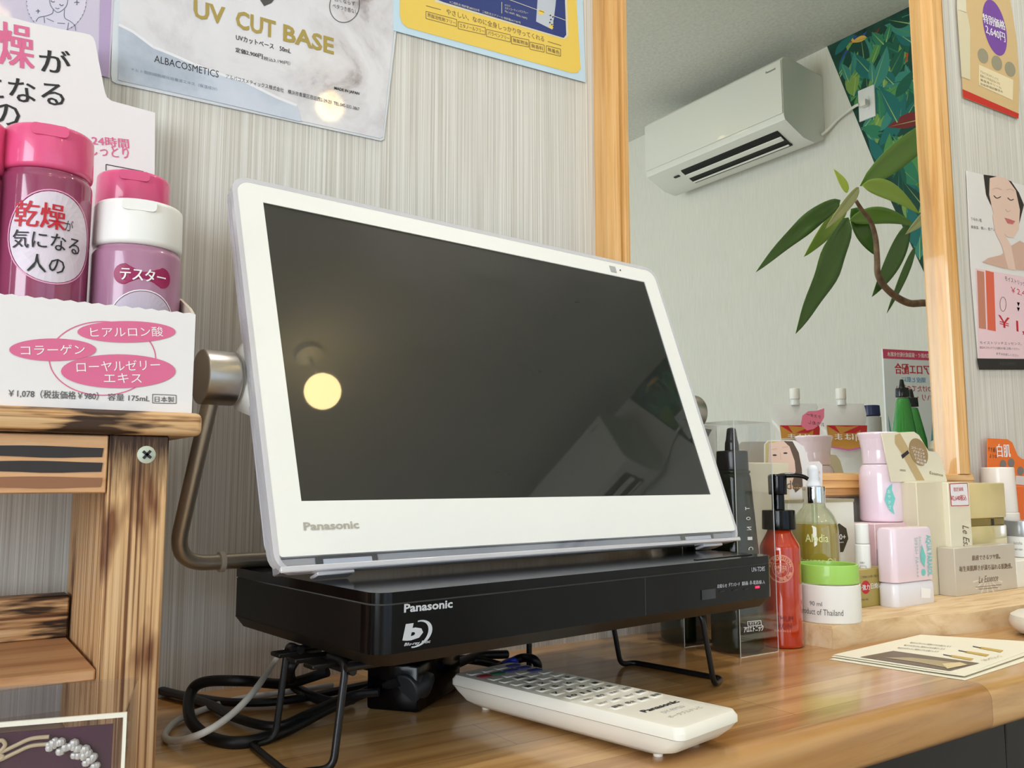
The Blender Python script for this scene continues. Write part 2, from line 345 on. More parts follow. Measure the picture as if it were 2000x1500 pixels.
# ================================================================== SETTING
WX = 4.0
struct(box('wall_front', (XL, YW, ZF), (XS, YW+.1, ZC), M_WALL))
struct(box('wall_side', (XS, YB, ZF), (XS+.1, YW+.1, ZC), M_WALL2))
bm = bmesh.new()                          # back wall with the shop window opening
for a, b in (((XL, YB-.1, ZF), (-1.0, YB, ZC)), ((2.1, YB-.1, ZF), (XS, YB, ZC)), ((-1.0, YB-.1, ZF), (2.1, YB, -.72)), ((-1.0, YB-.1, 1.22), (2.1, YB, ZC))): bx(bm, a, b)
struct(fin('wall_back', bm, M_WALL2))
bm = bmesh.new()
for a, b in (((XL-.1, YB-.1, ZF), (XL, -2.15, ZC)), ((XL-.1, -.45, ZF), (XL, YW+.1, ZC)), ((XL-.1, -2.15, ZF), (XL, -.45, -.4)), ((XL-.1, -2.15, 1.2), (XL, -.45, ZC))): bx(bm, a, b)
struct(fin('wall_left', bm, M_WALL2))
struct(box('ceiling', (XL-.1, YB-.1, ZC), (XS+.1, YW+.1, ZC+.1), M_CEIL))
m = mat('floor_boards', rough=.4); noise_col(m, [(176, 160, 138), (196, 180, 158)], 1, (2, 40, 2), pos=[.35, .65])
struct(box('floor', (XL-.1, YB-.1, ZF-.1), (XS+.1, YW+.1, ZF), m))
def window(name, ax, a0, a1, z0, z1, p):
    bm = bmesh.new()
    def bar(u0, u1, v0, v1):
        if ax == 0: bx(bm, (u0, p-.07, v0), (u1, p-.01, v1))
        else: bx(bm, (p-.07, u0, v0), (p-.01, u1, v1))
    t = .05; bar(a0, a0+t, z0, z1); bar(a1-t, a1, z0, z1); bar(a0+t, a1-t, z0, z0+t); bar(a0+t, a1-t, z1-t, z1); c = (a0+a1)/2; bar(c-t/2, c+t/2, z0+t, z1-t)
    o = struct(fin(name, bm, mat('window_alu', (90, 92, 94), .4, metal=.6)))
    bm = bmesh.new()
    for u0, u1 in ((a0+t, c-t/2), (c+t/2, a1-t)):
        if ax == 0: bx(bm, (u0, p-.045, z0+t), (u1, p-.039, z1-t))
        else: bx(bm, (p-.045, u0, z0+t), (p-.039, u1, z1-t))
    fin('pane', bm, FILM, o)
window('window_1', 0, -1.0, 2.1, -.72, 1.22, YB)
window('window_2', 1, -2.15, -.45, -.4, 1.2, XL)
# dark cabinet front under the counter
bm = bmesh.new()
DARK = mat('dark_laminate', (34, 31, 30), .45)
seam = ony(1945, 1460, .36).x
o = struct(box('trim_1', (XL, .36, ZF), (XS, YW, ZCT-.030), DARK))
o['label'] = 'dark panelling under the counter'
for k in range(-3, 3):
    x = seam+k*.6
    box('panel', (x+.001, .352, ZF+.05), (x+.599, .36, ZCT-.0305), DARK, o, .0008, 1)
# counter: laminated board with rounded nose
prof = [(YW, ZCT), (.318, ZCT)]+[(.318-.010*sin(t), ZCT-.010+.010*cos(t)) for t in (radians(a) for a in range(10, 91, 10))]+[(.308, ZCT-.022)]+[(.316-.008*cos(t), ZCT-.022-.008*sin(t)) for t in (radians(a) for a in range(15, 91, 15))]+[(YW, ZCT-.030)]
bm = bmesh.new(); A = [bm.verts.new((XL, y, z)) for y, z in prof]; B = [bm.verts.new((XS, y, z)) for y, z in prof]
bm.faces.new(A); bm.faces.new(B[::-1])
for i in range(len(A)): j = (i+1) % len(A); bm.faces.new((A[i], A[j], B[j], B[i]))
o = fin('counter_top', bm, M_CNT, None, True); o['label'] = 'glossy brown wooden counter top running along the papered wall'; o['category'] = 'counter'
# mural on the side wall (seen in the mirror): a big leaf print with a slanting edge
z0m = .05; P = [(-.9102, ZC), (-.6932, 1.1339), (-.5757, .8257), (-.27, z0m), (YW, z0m), (YW, ZC)]
M90 = Matrix(((0, -1, 0, XS-.0), (-1, 0, 0, 0), (0, 0, 1, 0), (0, 0, 0, 1)))     # local x -> -y, local -y -> ... faces -x
mu = bpy.data.objects.new('mural', None); COL.objects.link(mu); mu['label'] = 'jungle leaf mural wallpaper with slanting edge, reflected in the mirror'; mu['category'] = 'mural'
bm = bmesh.new(); bf = [bm.verts.new((XS-.002, y, z)) for y, z in P]; bb = [bm.verts.new((XS-.0001, y, z)) for y, z in P]
bm.faces.new(bf); bm.faces.new(bb[::-1])
for i in range(len(P)): j = (i+1) % len(P); bm.faces.new((bf[i], bf[j], bb[j], bb[i]))
mm = mat('mural_ground', rough=.7); noise_col(mm, [(12, 46, 44), (20, 70, 58), (30, 84, 66), (70, 40, 34)], 9, detail=5, pos=[.3, .5, .65, .8])
fin('wallpaper', bm, mm, mu)
def inside(y, z):
    c = False; n = len(P); j = n-1
    for i in range(n):
        if (P[i][1] > z) != (P[j][1] > z) and y < (P[j][0]-P[i][0])*(z-P[i][1])/(P[j][1]-P[i][1])+P[i][0]: c = not c
        j = i
    return c
greens = [mat('leaf_print_%d' % i, c, .7) for i, c in enumerate([(24, 96, 78), (46, 128, 96), (86, 150, 84), (128, 166, 82), (28, 112, 110), (60, 140, 128), (16, 72, 60)])]
warm = [mat('flower_print_%d' % i, c, .7) for i, c in enumerate([(212, 132, 52), (190, 80, 44), (226, 178, 84), (40, 84, 150), (124, 40, 44)])]
vein = mat('vein_print', (160, 190, 110), .7)
pr = Print(); k = 0
rnd = random.Random(5)
for t in range(2600):
    y = rnd.uniform(-.9, .1); z = rnd.uniform(.3, ZC); hot = (sin(y*9+2)*cos(z*7) > .72)
    Ln = rnd.uniform(.07, .19) if not hot else rnd.uniform(.03, .08); a = rnd.gauss(pi/2, .75); wd = Ln*rnd.uniform(.13, .22)
    pts = []
    for i in range(9):
        s = i/8; pts.append((s*Ln, wd*sin(pi*s**.8)))
    pts = pts+[(u, -v) for u, v in pts[::-1][1:-1]]; bend = rnd.uniform(-.4, .4)
    q = []
    for u, v in pts:
        aa = a+bend*u/Ln; q.append((y+u*cos(aa)-v*sin(aa), z+u*sin(aa)+v*cos(aa)))
    if not all(inside(*p) for p in q): continue
    k += 1; x = XS-.0022-k*2e-6; m1 = rnd.choice(warm) if hot or rnd.random() < .05 else rnd.choice(greens)
    pr.poly([(x, p[0], p[1]) for p in q], m1)
    if rnd.random() < .75:
        e = q[8]; o_ = q[0]; dx, dz = e[0]-o_[0], e[1]-o_[1]; l_ = hypot(dx, dz); nx, nz_ = -dz/l_*.0022, dx/l_*.0022
        pr.poly([(x-1e-6, o_[0]+nx, o_[1]+nz_), (x-1e-6, e[0], e[1]), (x-1e-6, o_[0]-nx, o_[1]-nz_)], vein if rnd.random() < .6 else rnd.choice(greens))
    if k > 1100: break
o = pr.build(mu, 'leaf_print'); o['kind'] = 'stuff'

# mirror with pine frame
mi = thing('mirror', 'large wall mirror in a varnished pine frame above the counter', 'mirror', loc=(0, 0, 0))
x0, x1, x2, x3 = .488, .511, 1.035, 1.066; zb0, zb1, zt = -.0165, .0085, 1.25
mg = mat('silvered_glass', (230, 232, 226), .006, metal=1)
box('glass', (x1-.004, YM, zb1-.004), (x2+.004, YM+.004, zt+.004), mg, mi)
def fr_piece(name, pr_, M, a, b, m):      # frame moulding: profile (u across from inside, y depth) swept along
    bm = bmesh.new(); A = [bm.verts.new(M(u, y, a)) for u, y in pr_]; B = [bm.verts.new(M(u, y, b)) for u, y in pr_]
    bm.faces.new(A); bm.faces.new(B[::-1])
    for i in range(len(A)): j = (i+1) % len(A); bm.faces.new((A[i], A[j], B[j], B[i]))
    fin(name, bm, m, mi)
def mould(wd): return [(0, YM+.0), (0, YM-.013), (.0015, YM-.0155), (wd*.30, YM-.0165), (wd*.33, YM-.0150), (wd*.62, YM-.0175), (wd*.66, YM-.0155), (wd*.92, YM-.014), (wd, YM-.010), (wd, YW)] + [(0, YW)]
fr_piece('frame_side', mould(x1-x0), lambda u, y, s: (x1-u, y, s), zb1-.0, zt, M_PINEV)
fr_piece('frame_side', mould(x3-x2), lambda u, y, s: (x2+u, y, s), zb1-.0, zt, M_PINEV)
fr_piece('frame_rail', mould(zb1-zb0), lambda u, y, s: (s, y, zb1-u), x0, x3, M_PINEH)
fr_piece('frame_rail', mould(.025), lambda u, y, s: (s, y, zt+u), x0, x3, M_PINEH)

# ceiling lamps: globes that are on
gl = mat('lit_globe', (255, 226, 160), .3, emit=17)
for i, p in enumerate(LAMPS):
    t = thing('ceiling_lamp', ['globe ceiling lamp reflected as a yellow glow in the dark screen', 'globe ceiling lamp behind the camera, over the counter side', 'globe ceiling lamp by the shop window, left', 'globe ceiling lamp by the shop window, right'][i], 'lamp', loc=(p[0], p[1], 0), group='globe ceiling lamps')
    lathe('globe', [(0, p[2]-.06)]+[(.06*sin(a), p[2]-.06*cos(a)) for a in (radians(d) for d in range(15, 166, 15))]+[(.02, p[2]+.06), (0, p[2]+.06)], gl, t, 24)
    lathe('canopy', [(0, ZC), (.05, ZC), (.045, ZC-.02), (.006, ZC-.03), (.006, p[2]+.055), (0, p[2]+.055)], WHITEP, t, 20)
for i, q in enumerate(SPOTS):  # the second ring belongs to the added fill lamp
  t = thing('ceiling_downlight_and_fill', ['small recessed ceiling downlight above the television', 'added ceiling fill downlight that brightens the goods table'][i], 'lamp', loc=(q[0], q[1], 0), group='recessed ceiling downlights')
  lathe('ring', [(.035, ZC-.001), (.05, ZC-.001), (.052, ZC-.006), (.036, ZC-.010), (.035, ZC-.001)], WHITEP, t, 24)
# ================================================================== TV
TO = V((.167600, .448196, -.010280)); ty, tt = .0778598, .3459633
tw = V((cos(ty), sin(ty), 0)); th_ = V((-sin(ty)*sin(tt), cos(ty)*sin(tt), cos(tt))); tn = tw.cross(th_)
KS = .957; TO = TO*KS
TM = Matrix(((tw.x, -tn.x, th_.x, TO.x), (tw.y, -tn.y, th_.y, TO.y), (tw.z, -tn.z, th_.z, TO.z), (0, 0, 0, 1))) @ Matrix.Scale(KS, 4)
tv = thing('portable_television', 'white framed portable television with dark screen, leaning back on a steel stand', 'television', M=TM)
O4 = rrect(-.0190, -.0385, .3622, .2096, .011); I4 = rrect(-.0160, -.0298, .3596, .2066, (.009, .009, .002, .002))
sheet('bezel', [I4, [(0, 0), (.344, 0), (.344, .1935), (0, .1935)]], .003, CREAM, tv)
box('screen', (-.001, .0008, -.001), (.345, .0028, .1945), SCREEN, tv)
I4b = rrect(-.0160, -.0362, .3596, .2066, (.009, .009, .008, .008))
sheet('clear_rim', [O4, I4b], .0045, RIM, tv, y=-.0002)
sheet('rear_rim', [rrect(-.0186, -.0370, .3618, .2092, .011), rrect(-.0120, -.031, .3556, .203, .008)], .0035, RIM, tv, y=.0062)
sheet('rear_housing', [rrect(-.0165, -.0275, .3600, .2070, .009)], .013, mat('pale_lilac_plastic', (214, 212, 222), .3, coat=.5), tv, y=.0031)
hull8('speaker_trim', [(-.0155, .0030, -.0370), (.3590, .0030, -.0370), (.3590, .012, -.0370), (-.0155, .012, -.0370)], [(-.0155, .0030, -.0300), (.3590, .0030, -.0300), (.3590, .012, -.0300), (-.0155, .012, -.0300)], SILVER, tv, .0006, 1)
for a in (.008, .300):
    box('speaker_slot', (a-.003, .0022, -.0345), (a+.034, .0031, -.0305), mat('slot_dark', (46, 46, 54), .4), tv)
    box('slot_tab', (a+.001, .0016, -.0345), (a+.030, .0024, -.0318), mat('tab_grey', (214, 218, 224), .3), tv)
for a in (.115, .232): box('notch', (a, .0020, -.0352), (a+.008, .0031, -.0343), mat('slot_dark'), tv)
box('clear_lip', (-.017, -.0022, -.0384), (.3602, -.0002, -.0352), RIM, tv, .0006, 1)
box('clear_cover', (-.0165, -.0006, -.0352), (.3598, -.0001, -.0300), CLEAR, tv)
for a in (.004, .318): box('foot', (a, .0005, -.0405), (a+.022, .010, -.0383), RIM, tv, .0006, 1)
pr = Print(); pr.textp('Panasonic', (TM, 1, 0), (594, 1036), (702, 1032), 16, GREYINK, bold=.025); pr.build(tv)
c = hit(TM, 1197, 526, 1, 0); box('sensor_window', (c.x-.0035, -.0003, c.z-.0030), (c.x+.0035, .0001, c.z+.0030), mat('sensor_grey', (172, 172, 172), .3), tv)
c = hit(TM, 1211, 528, 1, 0); lathe('sensor_hole', [(0, 0), (.0006, 0), (.0006, .0004), (0, .0004)], INK, tv, 10).matrix_local = Matrix.Translation((c.x, -.0002, c.z)) @ Matrix.Rotation(pi/2, 4, 'X')
# stand: knobs and bent steel tube (in television coordinates)
TI = TM.inverted(); kz = .081; KY = .022
for s, xk in ((-1, -.0165), (1, .3600)):
    xo = xk+s*.028
    kb = lathe('knob', rprof([(0, 0), (.0155, 0), (.0155, .0195), (0, .0195)], .0012), STEEL, tv, 40)
    kb.matrix_local = Matrix.Translation((xk+s*.0045, KY, kz)) @ Matrix.Rotation(s*pi/2, 4, 'Y')
    hull8('knob_mount', [(xk-s*.004, .004, kz-.028), (xk-s*.004, .016, kz-.028), (xk+s*.0025, KY+.010, kz-.015), (xk+s*.0025, KY-.011, kz-.015)],
          [(xk-s*.004, .004, kz+.028), (xk-s*.004, .016, kz+.028), (xk+s*.0025, KY+.010, kz+.015), (xk+s*.0025, KY-.011, kz+.015)], CREAM, tv, .001, 2)
def world_tv(p): return TI @ V(p)
zt_ = -.0475
Lk = TM @ V((-.0315, KY, kz)); Rk = TM @ V((.3750, KY, kz))
path = fillet([Lk, V((.1215, .528, zt_))*KS, V((.535, .562, zt_))*KS, Rk], .020, 10)
tube('stand_tube', [TI @ p for p in path], .0046, TUBE, tv, 20)
rg = (V((.1215, .528, zt_)).lerp(V((.535, .562, zt_)), .068))*KS
o = lathe('rubber_ring', rprof([(.0044, -.0015), (.0058, -.0015), (.0058, .0015), (.0044, .0015)], .0004), mat('clear_rubber', (200, 190, 175), .5), tv, 24)
o.matrix_local = TI @ (Matrix.Translation(rg) @ Matrix.Rotation(.081, 4, 'Z') @ Matrix.Rotation(pi/2, 4, 'Y'))
# ================================================================== tuner
PM = MT(V((.1775, .3745, -.052))*KS, .1065) @ Matrix.Scale(KS, 4)
W_, D_ = .3265, .163
tu = thing('television_tuner', 'glossy black tuner box under the portable television', 'tuner', M=PM)
def slab(name, x0, x1, y0, y1, z0, z1, rf, m, par, inset=0, rb=.002):
    outer = lambda i: rrect(x0+i, y0+i, x1-i, y1-i*.2, (rb, rb, rf, rf))
    bm = bmesh.new(); T = [bm.verts.new((p[0], p[1], z1)) for p in outer(0)]; Bv = [bm.verts.new((p[0], p[1], z0)) for p in outer(inset)]
    bm.faces.new(T); bm.faces.new(Bv[::-1])
    for i in range(len(T)): j = (i+1) % len(T); bm.faces.new((T[i], T[j], Bv[j], Bv[i]))
    return fin(name, bm, m, par, True)
slab('top_cover', 0, W_, 0, D_, -.0052, 0, .009, BLACKG, tu)
slab('seam', .0007, W_-.0007, .0007, D_-.0007, -.0060, -.0052, .009, mat('dusty_seam', (74, 72, 68), .8), tu)
slab('front_panel', 0, W_, 0, .014, -.0285, -.0060, .009, BLACKG, tu, rb=0)
slab('body', .0003, W_-.0003, .0142, D_, -.0285, -.0060, .001, BLACKM, tu)
slab('underside', .0, W_, .0, D_, -.0350, -.0285, .009, BROWNB, tu, inset=.005)
fr = (PM, 1, 0); pr = Print()
pr.textp('Panasonic', fr, (789, 1197), (884, 1187), 17, LGREY, bold=.03)
pr.textp('Blu-ray Disc', fr, (789, 1264), (841, 1257), 8, LGREY, bold=.02, shear=.3)
pr_ = pr; pr = Print()
P0 = hit(PM, 815, 1238, 1, -.0003); k = .00033
def em(pts): return [V((P0.x+(u)*k, -.0003, P0.z+v*k)) for u, v in pts]
arc = [(26*cos(t), 19*sin(t)) for t in (radians(a) for a in range(-100, 101, 10))]; inn = [(20*cos(t)-1, 17*sin(t)) for t in (radians(a) for a in range(100, -101, -10))]
pr.poly(em([(a+b*.3, b) for a, b in arc+inn]), LGREY)
pr.text('b', V((P0.x-26*k, -.0003, P0.z-8*k)), V((34*k, 0, 0)), V((6*k, 0, 24*k)), LGREY, bold=.06); pr.build(tu, 'disc_emblem'); pr = pr_
pr.textp('UN-TD8S', fr, (1468, 1117), (1494, 1115), 9, LGREY)
for s, a, b, y in (('お知らせ', 1401, 1420, 1149), ('ダウンロード', 1423, 1445, 1146), ('録画', 1449, 1461, 1144), ('赤-電源/緑-入', 1464, 1494, 1142)):
    pr.textp(s, fr, (a, y), (b, y-1.5), 8, LGREY, bold=.01)
pr.build(tu)
def pat(name, px0, px1, py0, py1, m, th=.0006):
    a = hit(PM, px0, py1, 1, 0); b = hit(PM, px1, py0, 1, 0); return box(name, (a.x, -th, a.z), (b.x, .0003, b.z), m, tu)
sx = hit(PM, 1261, 1200, 1, 0).x; box('panel_joint', (sx-.0002, -.00012, -.0283), (sx+.0002, .0003, -.0062), mat('joint_grey', (58, 58, 64), .4), tu)
pat('receiver_window', 1370, 1396, 1149, 1172, mat('ir_window', (34, 38, 46), .2, coat=.5))
for i, (a, b) in enumerate(((1405, 1414), (1431, 1440), (1453, 1461))): pat('indicator', a, b, 1153-i*2, 1156-i*2, mat('indicator_off', (36, 36, 38), .3))
pat('power_indicator', 1475, 1482, 1144, 1149, mat('indicator_red', (230, 30, 70), .3, emit=1.6))
bm = bmesh.new(); bx(bm, (W_-.075, .010, .00002), (W_-.012, .0125, .0005)); fin('disc_slot_edge', bm, BLACKM, tu)
# ================================================================== wire rack
zt0 = -.0870*KS; RW = .0019
rk = thing('wire_rack', 'black wire riser rack holding the tuner above the counter', 'rack', loc=(0, 0, 0))
def W(x, y, z):
    p = PM @ V((x, y, 0)); p.z = z; return p
def wire(name, pts, f=.006, par=rk): return tube(name, fillet(pts, f, 5), RW, WIRE, par, 10)
zg = ZCT+RW
def side(xs, s, y0, y1, dx):
    a = W(xs, y0, zt0-RW*1); b = W(xs, y1, zt0-RW); fa = W(xs+dx, y0, zg); fb = W(xs+dx, y1, zg); ga = W(xs+dx+s*.020, y0+.008, zg); gb = W(xs+dx+s*.014, y1, zg)
    wire('leg_frame', [a+V((0, .02, 0)), a, fa, ga, gb, fb, b, b-V((0, .02, 0))])
side(.268, 1, .020, .106, .012); side(.004, -1, .034, .098, -.006)
wire('middle_leg', [W(.205, .125, zt0-RW), W(.207, .128, zg)])
for y in (.024, .082): wire('top_wire', [W(-.002, y, zt0-RW*1.0), W(.270, y, zt0-RW*1.0)])
wire('left_rail', [W(.006, .030, zt0-RW*3), W(.006, .100, zt0-RW*3)])
for y in (.044, .062, .080): box('clip', (-.010, y-.005, -.0012), (.014, y+.005, .0010), BLACKM, rk, .0005, 1).matrix_local = MT(W(0, 0, zt0-.0034), .1065)
# ================================================================== remote
RM = MT((.2990, .3010, ZCT), radians(10.5)); L_, B_, H_ = .166, .0535, .0195
re_ = thing('remote_control', 'white remote control lying in front of the tuner', 'remote', M=RM)
def loft(name, secs, m, par, smooth=True):
    bm = bmesh.new(); R = [[bm.verts.new(p) for p in s] for s in secs]
    for A, B in zip(R, R[1:]):
        for i in range(len(A)): j = (i+1) % len(A); bm.faces.new((A[i], A[j], B[j], B[i]))
    bm.faces.new(R[0][::-1]); bm.faces.new(R[-1]); return fin(name, bm, m, par, smooth)
def rsec(ix, iy, z, r): return [(p[0], p[1], z) for p in rrect(ix, iy, B_-ix, L_-iy, r)]
RCREAM = mat('remote_ivory', (240, 235, 222), .38, coat=.2)
loft('lower_shell', [rsec(.0065, .017, .0022, .006), rsec(.0030, .0085, .0050, .006), rsec(.0012, .003, .0095, .006), rsec(.0002, .0005, .0128, .005)], RCREAM, re_)
loft('upper_shell', [rsec(0, 0, .0131, .005), rsec(0, 0, .0160, .005), rsec(.0018, .0018, .0186, .004), rsec(.004, .004, .0190, .003)], RCREAM, re_)
for x, y in ((.012, .022), (.043, .022), (.012, .146), (.043, .146)): lathe('foot', [(0, 0), (.0024, 0), (.003, .0032), (0, .0032)], RCREAM, re_, 12, loc=(x, y, 0))
pr = Print(); RB = mat('remote_button', (226, 222, 212), .5); RBd = {'r': mat('button_red', (170, 50, 60), .5), 'g': mat('button_green', (40, 110, 90), .5), 'b': mat('button_blue', (60, 70, 150), .5)}
zt2 = .0190
rows = [(['', '', '', 'b'], .155), (['r', 'g', 'b', 'b'], .146), (['', '', '', 'b'], .136), (['', '録画', 'd', ''], .127), (['', '番組', 'x', ''], .1175), (['1', '2', '3', '+'], .108), (['4', '5', '6', '選'], .0975), (['7', '8', '9', '-'], .087), (['10', '11', '12', '音'], .0765),
        (['早戻し', '再生', '早送り', '消音'], .066), (['スキップ', '一時停止', 'スキップ', '画面'], .056), (['録画', '停止', '録画', '番組'], .046)]
for ri, (row, y) in enumerate(rows):
    for ci, tx in enumerate(row):
        x = .0058+ci*.0110; bw, bh = .0090, .0056; m = RBd.get(tx, RB)
        box('button', (x, y-bh/2, zt2-.0008), (x+bw, y+bh/2, zt2+.0005), m, re_, .0005, 1)
        if tx and tx not in RBd and tx not in 'dx': pr.text(tx, V((x+.001, y-.0017, zt2+.0007)), V((.0040 if len(tx) < 2 else .0070, 0, 0)), V((0, .0032 if len(tx) < 3 else .0020, 0)), INK, bold=.02)
pr.text('Panasonic', V((.012, .0290, zt2+.0002)), V((.030, 0, 0)), V((0, .0042, 0)), INK, bold=.03)
pr.text('DY-RM20', V((.018, .0215, zt2+.0002)), V((.018, 0, 0)), V((0, .0032, 0)), LGREY)
pr.text('ポータブルテレビ', V((.013, .0140, zt2+.0002)), V((.028, 0, 0)), V((0, .0036, 0)), GREYINK)
pr.build(re_)
# ================================================================== cables
CB = mat('cable_black', (18, 18, 20), .45); CW = mat('cable_white', (206, 203, 198), .45)
def cable(name, lab, pts, r, m, fl=1):
    o = tube(name, smooth_path(pts, 10), r, m, None, 10, fl=fl); o['label'] = lab; o['category'] = 'cable'; return o
def G(px, py, h=.003): return onz(px, py, ZCT+h)
cable('white_cable', 'thin white cable looping on the counter left of the rack',
      [ony(560, 1268, .56), ony(538, 1290, .55), G(500, 1345, .022), G(455, 1393, .016), G(400, 1430, .011), G(345, 1447, .004), G(322, 1437, .0025), G(345, 1408, .0025), G(400, 1385, .0025), G(470, 1364, .0025), G(560, 1352, .0025), G(650, 1338, .003)], .0018, CW)
cable('power_cable', 'black cable forming an upright loop beside the torched wood stand',
      [G(640, 1312, .020), G(560, 1335, .012), G(480, 1330, .022), G(400, 1332, .022), G(372, 1355, .016), G(372, 1405, .008), G(410, 1440, .003), G(470, 1450, .003), G(550, 1430, .003), G(640, 1385, .006), G(720, 1350, .010), G(780, 1330, .018)], .0031, CB)
cable('power_cable.001', 'flat black cable coming out from behind the wood stand',
      [G(270, 1335, .004), G(315, 1348, .004), G(400, 1372, .004), G(470, 1405, .004), G(540, 1418, .004), G(600, 1395, .007), G(680, 1360, .010), G(740, 1352, .012)], .0034, CB, .7)
cable('power_cable.002', 'straight black cable running under the tuner along the wall',
      [G(290, 1345, .003), G(380, 1362, .003), G(460, 1372, .0035), G(560, 1368, .0035), G(680, 1345, .004), G(800, 1320, .004)], .0034, CB, .7)
cable('power_cable.003', 'short black cable hanging down behind the left rack leg',
      [ony(580, 1285, .50), ony(566, 1310, .50), G(575, 1340, .006), G(610, 1360, .005), G(650, 1372, .004), G(690, 1365, .004)], .0031, CB)
cable('power_cable.004', 'black cable coiled behind the middle rack leg near the remote',
      [G(960, 1306, .003), G(985, 1300, .010), G(1020, 1285, .014), G(1045, 1290, .014), G(1048, 1310, .006), G(1015, 1318, .003), G(975, 1300, .004), G(930, 1290, .010), G(880, 1288, .012), G(820, 1300, .012)], .0030, CB)
cable('power_cable.005', 'black cable crossing in front of the power adapter',
      [G(700, 1295, .020), G(760, 1310, .014), G(810, 1320, .016), G(860, 1310, .014), G(930, 1282, .012), G(990, 1278, .010)], .0031, CB)
pa = thing('power_adapter', 'black power adapter brick lying under the tuner', 'adapter', M=MT((.262, .492, ZCT), radians(38)))
box('case', (-.034, -.016, 0), (.034, .018, .028), BLACKG, pa, .0025, 2)
lathe('cable_grommet', rprof([(0, 0), (.0045, 0), (.0036, .014), (0, .014)], .0008), BLACKM, pa, 14).matrix_local = Matrix.Translation((.034, 0, .014)) @ Matrix.Rotation(pi/2, 4, 'Y')
pg = thing('mains_plug', 'round black mains plug lying on the power adapter', 'plug', M=MT((.239, .466, ZCT+.012), radians(30)))
lathe('plug_body', rprof([(0, 0), (.010, 0), (.011, .014), (.006, .026), (0, .027)], .0015), mat('plug_grey', (40, 42, 46), .4), pg, 20).matrix_local = Matrix.Rotation(radians(80), 4, 'Y')
tie = cable('cable_tie', 'blue twisted tie around cables behind the remote', [G(975, 1302, .006), G(990, 1292, .014), G(1005, 1290, .016), G(1012, 1302, .008)], .0018, mat('blue_tie', (30, 50, 170), .4))
# ================================================================== torched wood stand
YP = .44
st = thing('wooden_display_stand', 'torched cedar display stand with a shelf, at the left edge', 'stand', loc=(0, 0, 0))
zs0, zs1 = .0222, .0335
xr = .1113; px0, px1 = .0707, .0972
box('shelf_board', (-.30, YP-.006, zs0), (xr, .566, zs1), M_BURNH, st, .003, 3)
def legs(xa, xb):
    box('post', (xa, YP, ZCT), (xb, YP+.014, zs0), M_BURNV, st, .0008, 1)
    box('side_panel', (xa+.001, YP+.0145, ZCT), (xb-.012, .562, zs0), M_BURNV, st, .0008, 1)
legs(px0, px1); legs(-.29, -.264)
AP = ypl = None
za0, za1 = -.0052, zs0-.0004
box('apron', (-.262, YP+.001, za0), (px0-.0004, YP+.012, za1), M_CEDAR, st, .0006, 1)
for zz, m in ((.0136, M_CHAR), (.0068, M_CHAR), (-.0002, mat('light_char_groove', (150, 104, 74), .6))):
    bm = bmesh.new(); n_ = 40
    lo = [bm.verts.new((-.262+(px0-.003+.262)*i/n_, YP+.0006, zz-.0024+.0003*sin(i*1.3))) for i in range(n_+1)]; hi = [bm.verts.new((-.262+(px0-.0025+.262)*i/n_, YP+.0006, zz+.0024+.0003*sin(i*.9))) for i in range(n_+1)]
    for i in range(n_): bm.faces.new((lo[i], lo[i+1], hi[i+1], hi[i]))
    r_ = bmesh.ops.extrude_face_region(bm, geom=bm.faces[:]); bmesh.ops.translate(bm, verts=[v for v in r_['geom'] if isinstance(v, bmesh.types.BMVert)], vec=(0, .001, 0))
    fin('char_groove', bm, m, st)
# back lower rail and bottom board
box('bottom_board', (-.262, YP+.004, -.0905), (px0-.0004, .560, -.0850), M_CEDAR, st, .0008, 1)
box('back_rail', (-.262, .540, -.0850), (px0-.0004, .556, -.062), M_BURNH, st, .0008, 1)
sc = ony(286, 888, YP); sw = lathe('screw', [(0, .0006), (.0023, .0006), (.0042, 0), (.0042, -.0002), (0, -.0002)], mat('zinc', (206, 214, 196), .35, metal=.5), st, 24)
sw.matrix_local = Matrix.Translation((sc.x, YP-.0002, sc.z)) @ Matrix.Rotation(pi/2, 4, 'X')
for a in (.7, .7+pi/2): box('screw_slot', (-.0024, -.0009, -.0006), (.0024, -.0002, .0006), INK, sw).matrix_local = Matrix.Rotation(-pi/2, 4, 'X') @ Matrix.Translation((0, -.00065, 0)) @ Matrix.Rotation(a, 4, 'Y')
# ------------------------------------------------ card tray with pink bottles
BZ = zs1; X1 = .1072; X0 = -.10; YF, YK = .4405, .565
ct = thing('display_tray', 'white card display tray with pink ovals and tall header card, on the wood stand', 'tray', loc=(0, 0, 0))
zt1 = ony(380, 613, YF).z
n_ = 70; top = [(X1-(X1-X0)*i/n_, zt1+(.0004 if i % 2 else -.0003)) for i in range(n_+1)]
sheet('front_wall', [[(X0, BZ), (X1, BZ)]+top], .0012, CARD, ct, y=YF)
bm = bmesh.new(); zb_ = zt1+.018
vs = [(X1, YF+.0012, BZ), (X1, YK, BZ), (X1, YK, zb_), (X1, YK-.02, zb_+.002), (X1, YF+.03, zt1+.013), (X1, YF+.008, zt1+.004), (X1, YF+.0012, zt1)]
A = [bm.verts.new(p) for p in vs]; B = [bm.verts.new((p[0]-.0015, p[1], p[2])) for p in vs]; bm.faces.new(A); bm.faces.new(B[::-1])
for i in range(len(A)): j = (i+1) % len(A); bm.faces.new((A[i], A[j], B[j], B[i]))
fin('side_wall', bm, mat('raw_card_edge', (206, 192, 174), .8), ct)
box('tray_floor', (X0, YF+.0012, BZ), (X1-.0015, YK, BZ+.0012), CARD, ct)
hp = [(-420, -10), (-60, 12), (0, 28), (60, 44), (120, 57), (165, 65), (176, 68), (182, 73), (186, 82), (195, 130), (205, 180), (209, 190), (218, 197), (303, 220), (302, 360), (300, 640), (-420, 600)]
